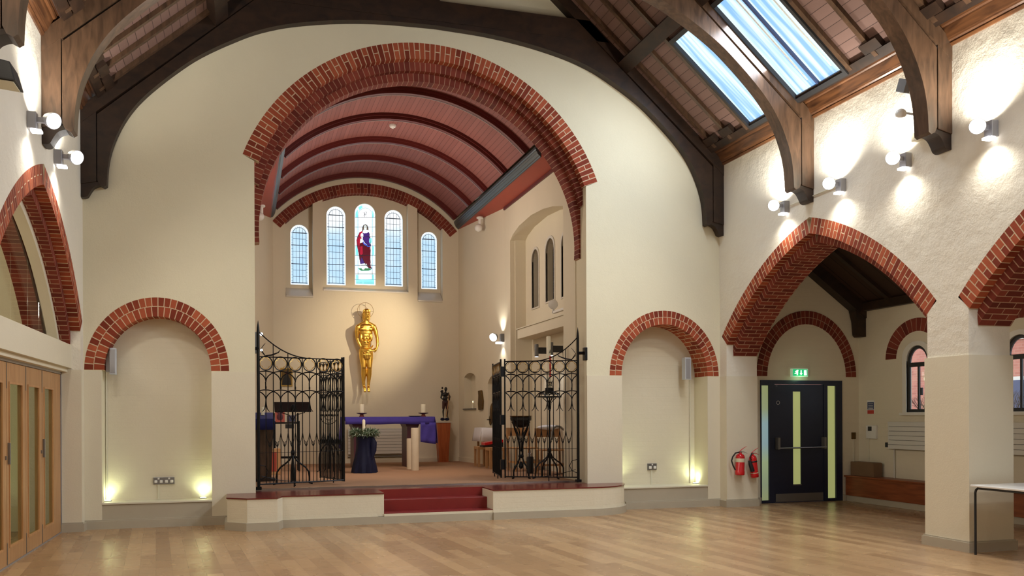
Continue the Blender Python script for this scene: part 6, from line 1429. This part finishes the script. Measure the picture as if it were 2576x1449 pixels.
m.build('wire_frame', 'chrome', T); MB().box((i1 + .05, ky + .07, zs_ + .004), (a1_ - .06, ky + .2, zs_ + .13)).build('leaflets', 'sign_blue', T)
# wooden box stool with carved panel
bx0, by0_ = PZ(676, 1192, FZ); bx1, _ = PZ(706, 1192, FZ); zb_ = PY(690, 1129, by0_)[1]; by0_ -= .3
bx0, bx1 = PY(676, 1190, by0_)[0], PY(706, 1190, by0_)[0]; zb_ = PY(690, 1129, by0_)[1]
T = thing('carved_box', 'light brown wooden box with an orange painted panel, low behind the left gate', 'box', ((bx0 + bx1) / 2, by0_, FZ)); MB().box((bx0, by0_, FZ), (bx1, by0_ + .3, zb_)).build('case', 'oak_light', T, bevel=.006)
MB().box((bx0 + .03, by0_ - .006, FZ + .06), (bx1 - .07, by0_, zb_ - .06)).build('painted_panel', 'vault_red', T)
# menorah-like candle stand behind the folded leaf
mx_, my_ = PZ(828, 1186, FZ); zm = PY(828, 1046, my_)[1]
T = thing('candle_stand', 'branched black iron candle stand behind the folded left gate leaf', 'candle stand', (mx_, my_, FZ)); iron_stand(T, mx_, my_, zm - .12, .3, legs=4, foot=.20, zk=.55)
m = MB()
for r_ in (.08, .16):
    for s in (-1, 1): m.tube([(mx_ + s * r_ * sin(t), my_, zm - .0 - r_ * 1.0 * cos(t)) for t in [pi / 2 * k / 8 for k in range(9)]], .007, 6)
m.tube([(mx_ - .17, my_, zm), (mx_ + .17, my_, zm)], .008, 6); m.build('branches', 'iron_black', T)
m = MB()
for k in range(7): m.lathe([(.012, 0), (.022, .02), (.022, .03)], (mx_ - .16 + .0533 * k, my_, zm), 10)
m.build('candle_cups', 'iron_black', T)
sx_, sy_ = PY(655, 990, 18.2); 

# ---- things behind the right gate
fx_, fy_ = PZ(1311, 1203, FZ); zb1 = PY(1311, 1046, fy_)[1]; rB = 28.5 * fy_ / FL
T = thing('font', 'bronze bowl on a black iron stand with curved feet behind the right gate', 'font', (fx_, fy_, FZ))
MB().lathe([(.02, -.20), (.09, -.185), (.13, -.14), (.155, -.085), (.178, -.075), (.182, -.03), (.17, -.02), (.16, -.03), (.12, -.12), (.02, -.16)], (fx_, fy_, zb1), 28).build('bowl', 'ebony', T, smooth=True)
MB().lathe([(.170, -.022), (rB, -.014), (rB * 1.04, 0), (rB * .97, 0), (.165, -.012)], (fx_, fy_, zb1), 28).build('rim', 'bronze', T, smooth=True)
for k in range(4):
    a = pi / 2 * k + .5; c1, s1 = cos(a), sin(a)
    pts = [(.175, zb1 - FZ - .05), (.17, zb1 - FZ - .14), (.14, zb1 - FZ - .24), (.07, zb1 - FZ - .36), (.03, .50), (.03, .36), (.07, .26), (.13, .20), (.175, .12), (.18, .01), (.21, .004)]
    MB().tube([(fx_ + c1 * r_, fy_ + s1 * r_, FZ + z_) for r_, z_ in pts], .014, 8).build('leg', 'iron_black', T)
m = MB()
for k in range(8):
    a = pi / 4 * k; c1, s1 = cos(a), sin(a); m.tube([(fx_ + c1 * r_, fy_ + s1 * r_, FZ + z_) for r_, z_ in ((.16, zb1 - FZ - .10), (.10, zb1 - FZ - .22), (.05, zb1 - FZ - .3), (.02, .45))], .007, 6)
m.lathe([(.04, .34), (.05, .37), (.04, .40)], (fx_, fy_, FZ), 12); m.lathe([(.02, .16), (.045, .2), (.02, .28)], (fx_, fy_, FZ), 12); m.build('cradle', 'iron_black', T)
qx, qy = PZ(1383, 1203, FZ); zd_ = PY(1383, 998, qy)[1]
T = thing('paschal_candlestick', 'tall black iron candlestick with a wide crown behind the right gate', 'candlestick', (qx, qy, FZ))
iron_stand(T, qx, qy, zd_, .15, legs=4, foot=.27, zk=.38)
MB().lathe([(.05, -.02), (.205, -.012), (.205, .008), (.05, .012)], (qx, qy, zd_), 28).build('crown_plate', 'iron_black', T)
m = MB()
for k in range(8):
    a = pi / 4 * k; c1, s1 = cos(a), sin(a); m.tube([(qx + c1 * r_, qy + s1 * r_, zd_ + z_) for r_, z_ in ((.02, -.22), (.03, -.1), (.08, -.05), (.12, -.02))], .006, 6)
    m.tube([(qx + c1 * r_, qy + s1 * r_, zd_ + z_) for r_, z_ in ((.19, .01), (.17, .05), (.10, .075), (.05, .06))], .006, 6)
m.tube([(qx + .15 * cos(t), qy + .15 * sin(t), zd_ + .045) for t in [2 * pi * k / 24 for k in range(25)]], .007, 6, cap=False); m.build('crown_scrolls', 'iron_black', T)
MB().lathe([(.055, .06), (.072, .07), (.072, .145), (.06, .15), (.03, .15)], (qx, qy, zd_), 18).build('socket', 'iron_black', T)
m = MB()
for k in range(6): a = pi / 3 * k; m.tube([(qx + cos(a) * .055, qy + sin(a) * .055, zd_ + .14), (qx + cos(a) * .05, qy + sin(a) * .05, zd_ + .24), (qx + cos(a) * .06, qy + sin(a) * .06, zd_ + .27)], .004, 5)
for z_ in (.19, .24): m.tube([(qx + .052 * cos(t), qy + .052 * sin(t), zd_ + z_) for t in [2 * pi * k / 18 for k in range(19)]], .004, 5, cap=False)
m.build('candle_cage', 'iron_black', T)
zc0, zc1 = zd_ + .152, PY(1380, 846, qy)[1]; rc = 5.9 * qy / FL
T = thing('paschal_candle', 'very tall cream candle with a red cross on the iron candlestick', 'candle', (qx, qy, zc0))
MB().lathe([(rc, 0), (rc, zc1 - zc0 - .01), (rc * .85, zc1 - zc0)], (qx - .01, qy, zc0), 22).build('wax_body', 'wax', T, smooth=True)
fq = lambda u, v: (qx - .01 + u, qy - rc * 1.0 - .004, v)
zA2 = PY(1381, 889, qy)[1]; zC0, zC1 = PY(1381, 948, qy)[1], PY(1381, 896, qy)[1]
m = MB(); o_ = .012
m.tube([fq(o_ - .016, zA2), fq(o_, zA2 + .055), fq(o_ + .016, zA2)], .004, 5); m.tube([fq(o_ - .010, zA2 + .018), fq(o_ + .010, zA2 + .018)], .0035, 5); m.tube([fq(o_ - .008, zA2 + .056), fq(o_ + .008, zA2 + .056)], .003, 5)
zO = PY(1381, 968, qy)[1]; m.tube([fq(o_ - .02, zO), fq(o_ - .009, zO), fq(o_ - .018, zO + .025), fq(o_ - .010, zO + .048), fq(o_ + .010, zO + .048), fq(o_ + .018, zO + .025), fq(o_ + .009, zO), fq(o_ + .02, zO)], .004, 5); m.build('letters', 'rubber', T)
m = MB(); m.box((qx + o_ - .022, qy - rc - .008, zC0), (qx + o_ + .002, qy - rc + .015, zC1)); m.box((qx + o_ - .035, qy - rc - .008, zC1 - .09), (qx + o_ + .015, qy - rc + .012, zC1 - .065)); m.build('red_cross', 'red_paint', T)
# chairs
def chair(x, y, rz, label, group='wooden chancel chairs', arm=False):
    T = thing('wooden_chair', label, 'chair', (0, 0, 0), group); W2, Dp, SH, BH = .22, .21, .44, .80
    for sx in (-1, 1):
        MB().box((sx * W2 - .018, -Dp - .018, 0), (sx * W2 + .018, -Dp + .018, SH - .02)).build('leg', 'oak_light', T)
        MB().hexa([(sx * W2 - .018, Dp - .018, 0), (sx * W2 + .018, Dp - .018, 0), (sx * W2 + .018, Dp + .018, 0), (sx * W2 - .018, Dp + .018, 0), (sx * W2 - .018, Dp + .05, BH), (sx * W2 + .018, Dp + .05, BH), (sx * W2 + .018, Dp + .08, BH), (sx * W2 - .018, Dp + .08, BH)]).build('leg', 'oak_light', T)
    MB().box((-W2 - .01, -Dp - .03, SH - .02), (W2 + .01, Dp + .02, SH + .01)).build('seat', 'oak_light', T, bevel=.008)
    m = MB(); rows = 10
    for k in range(rows):
        u0, u1 = -W2 - .02 + (2 * W2 + .04) * k / rows, -W2 - .02 + (2 * W2 + .04) * (k + 1) / rows; f = lambda u: Dp + .075 + .03 * (1 - (u / W2) ** 2)
        m.hexa([(u0, f(u0) - .02, BH - .14), (u1, f(u1) - .02, BH - .14), (u1, f(u1), BH - .14), (u0, f(u0), BH - .14), (u0, f(u0) - .01, BH + .02), (u1, f(u1) - .01, BH + .02), (u1, f(u1) + .01, BH + .02), (u0, f(u0) + .01, BH + .02)])
    m.build('backrest', 'oak_light', T)
    MB().box((-W2, -Dp - .012, .15), (W2, -Dp + .012, .19)).box((-W2 - .012, -Dp, .15), (-W2 + .012, Dp, .19)).box((W2 - .012, -Dp, .15), (W2 + .012, Dp, .19)).build('stretcher', 'oak_light', T)
    T.location = (x, y, FZ); T.rotation_euler.z = rz
    return T
def chair_at(px, py, rz, lab):
    x, y = PZ(px, py, FZ); return chair(x, y, rz, lab)
chair_at(1316, 1184, R(4), 'wooden chair standing behind the bronze bowl, curved back towards the wall')
chair_at(1386, 1192, R(-6), 'wooden chair behind the tall candlestick, its back under a pale cushion')
x_, y_ = PZ(1207, 1168, FZ)
def stool(x, y, lab):
    T = thing('wooden_stool', lab, 'stool', (x, y, FZ), 'square wooden stools')
    for sx in (-1, 1):
        for sy in (-1, 1): MB().box((x + sx * .14 - .022, y + sy * .15 - .022, FZ), (x + sx * .14 + .022, y + sy * .15 + .022, FZ + .40)).build('leg', 'oak_light', T)
    MB().box((x - .165, y - .175, FZ + .36), (x + .165, y + .175, FZ + .42)).build('seat', 'oak_light', T, bevel=.006)
s1, s2 = PZ(1209, 1172, FZ), PZ(1238, 1176, FZ)
stool(s1[0] + .0, s1[1] - .25, 'square wooden stool nearest the wall niche, left of the folded gate leaf'); stool(s2[0] - .03, s2[1] - .35, 'square wooden stool just behind the folded right gate leaf')
zz = FZ + .42; cx_, cy_ = (s1[0] + s2[0]) / 2 + .02, (s1[1] + s2[1]) / 2 - .3
T = thing('red_book', 'red covered book lying sloped on a dark wedge over the two stools', 'book', (cx_, cy_, zz))
MB().hexa([(cx_ - .20, cy_ - .14, zz), (cx_ + .22, cy_ - .14, zz), (cx_ + .22, cy_ + .14, zz), (cx_ - .20, cy_ + .14, zz), (cx_ - .20, cy_ - .14, zz + .03), (cx_ + .22, cy_ - .14, zz + .09), (cx_ + .22, cy_ + .14, zz + .09), (cx_ - .20, cy_ + .14, zz + .03)]).build('wedge', 'oak_dark', T)
MB().hexa([(cx_ - .17, cy_ - .15, zz + .036), (cx_ + .22, cy_ - .15, zz + .092), (cx_ + .22, cy_ + .13, zz + .092), (cx_ - .17, cy_ + .13, zz + .036), (cx_ - .17, cy_ - .15, zz + .09), (cx_ + .22, cy_ - .15, zz + .15), (cx_ + .22, cy_ + .13, zz + .15), (cx_ - .17, cy_ + .13, zz + .09)]).build('book_block', 'red_paint', T, bevel=.005)
# white clothed table by the wall, dark figure, tub, bottle, grey tube
tx0, _ = PY(1214, 1100, 18.6); T = thing('side_table', 'small table under a white cloth against the right chancel wall', 'table', (4.95, 18.5, FZ)); zq = PY(1230, 1076, 18.6)[1]
for u in (.0, .13):
    for w_ in (-.25, .25): MB().box((4.86 + u - .02, 18.4 + w_ - .02, FZ), (4.86 + u + .02, 18.4 + w_ + .02, zq - .02)).build('leg', 'oak_light', T)
MB().box((4.81, 18.1, zq - .02), (5.03, 18.7, zq - .006)).build('tabletop', 'oak_light', T)
rows = [[(4.79 + .25 * j / 8 - .03 * t_ * (1 if j == 0 else 0), 18.07 - .02 * t_, z_) for j in range(9)] for t_, z_ in ((0, zq + .004), (.5, zq - .14), (1, zq - .28))]
drape('x', 'cloth_white', None, rows).name = 'cloth_front'
rows = [[(u_ + s_ * .06 * t_, y_, z_) for y_ in [18.08 + .64 * j / 10 for j in range(11)]] for u_, s_, t_, z_ in ((4.80, -1, 1, zq - .28), (4.80, -1, .5, zq - .14), (4.80, -1, 0, zq), (4.90, 0, 0, zq + .002), (5.03, 0, 0, zq))]
o = drape('white_cloth', 'cloth_white', None, rows); tag(o, 'white cloth hanging over the small table by the chancel wall', 'cloth'); bpy.data.objects['cloth_front'].parent = o
T = thing('wall_carving', 'dark winged carving hanging on the wall behind the folded right leaf', 'carving', (5.1, 17.4, 1.7)); y_, z_ = PX(1240, 1045, 5.08)
m = MB(); m.ball((5.07, y_, z_ + .05), (.05, .14, .22), 12, 10); m.ball((5.05, y_ + .10, z_ - .1), (.03, .05, .12)); fuse(m, 'body', 'bronze', .012, T, 3); MB().box((5.0, y_ + .02, z_ - .10), (5.17, y_ + .2, z_ - .08)).build('bracket', 'ebony', T)
x_, y_ = PZ(1338, 1192, FZ); T = thing('metal_flask', 'black cylindrical flask with a silver cap on the chancel floor', 'flask', (x_, y_, FZ)); MB().lathe([(.06, 0), (.062, .02), (.062, .29), (.05, .31)], (x_, y_ + .1, FZ), 18).build('body', 'rubber', T, smooth=True); MB().lathe([(.045, .31), (.045, .36), (.02, .38), (.02, .42)], (x_, y_ + .1, FZ), 14).build('cap', 'chrome', T, smooth=True)
x_, y_ = PZ(1386, 1182, FZ); y_ += .25; T = thing('storage_tub', 'grey plastic tub with a pale lid on the floor behind the candlestick', 'tub', (x_, y_, FZ))
MB().hexa([(x_ - .20, y_ - .12, FZ), (x_ + .20, y_ - .12, FZ), (x_ + .20, y_ + .14, FZ), (x_ - .20, y_ + .14, FZ), (x_ - .23, y_ - .14, FZ + .19), (x_ + .23, y_ - .14, FZ + .19), (x_ + .23, y_ + .16, FZ + .19), (x_ - .23, y_ + .16, FZ + .19)]).build('body', 'plastic_grey', T, bevel=.01); MB().box((x_ - .24, y_ - .15, FZ + .19), (x_ + .24, y_ + .17, FZ + .215)).build('lid', 'paint_ledge', T, bevel=.006)
yc_ = PZ(1386, 1192, FZ)[1] + .27; x_, z_ = PY(1380, 1084, yc_); z_ = FZ + .835; T = thing('cushion', 'pale cushion resting on the chair back behind the candlestick', 'cushion', (x_, yc_, z_ - .03)); m = MB(); m.ball((x_, yc_, z_), (.22, .075, .045), 18, 12); m.build('pad', 'cloth_white', T, smooth=True)
x_, z_ = PY(1400, 1090, 15.3); o = MB().tube([(x_ - .09, 15.3, z_ - .12), (x_ - .085, 15.3, z_ + .03), (x_ - .05, 15.3, z_ + .10), (x_ + .0, 15.3, z_ + .13), (x_ + .07, 15.3, z_ + .12), (x_ + .14, 15.3, z_ + .06)], .02, 10).build('grey_tube', 'steel_dull', None, smooth=True); tag(o, 'curved grey tube arching beside the tall candlestick', 'tube')
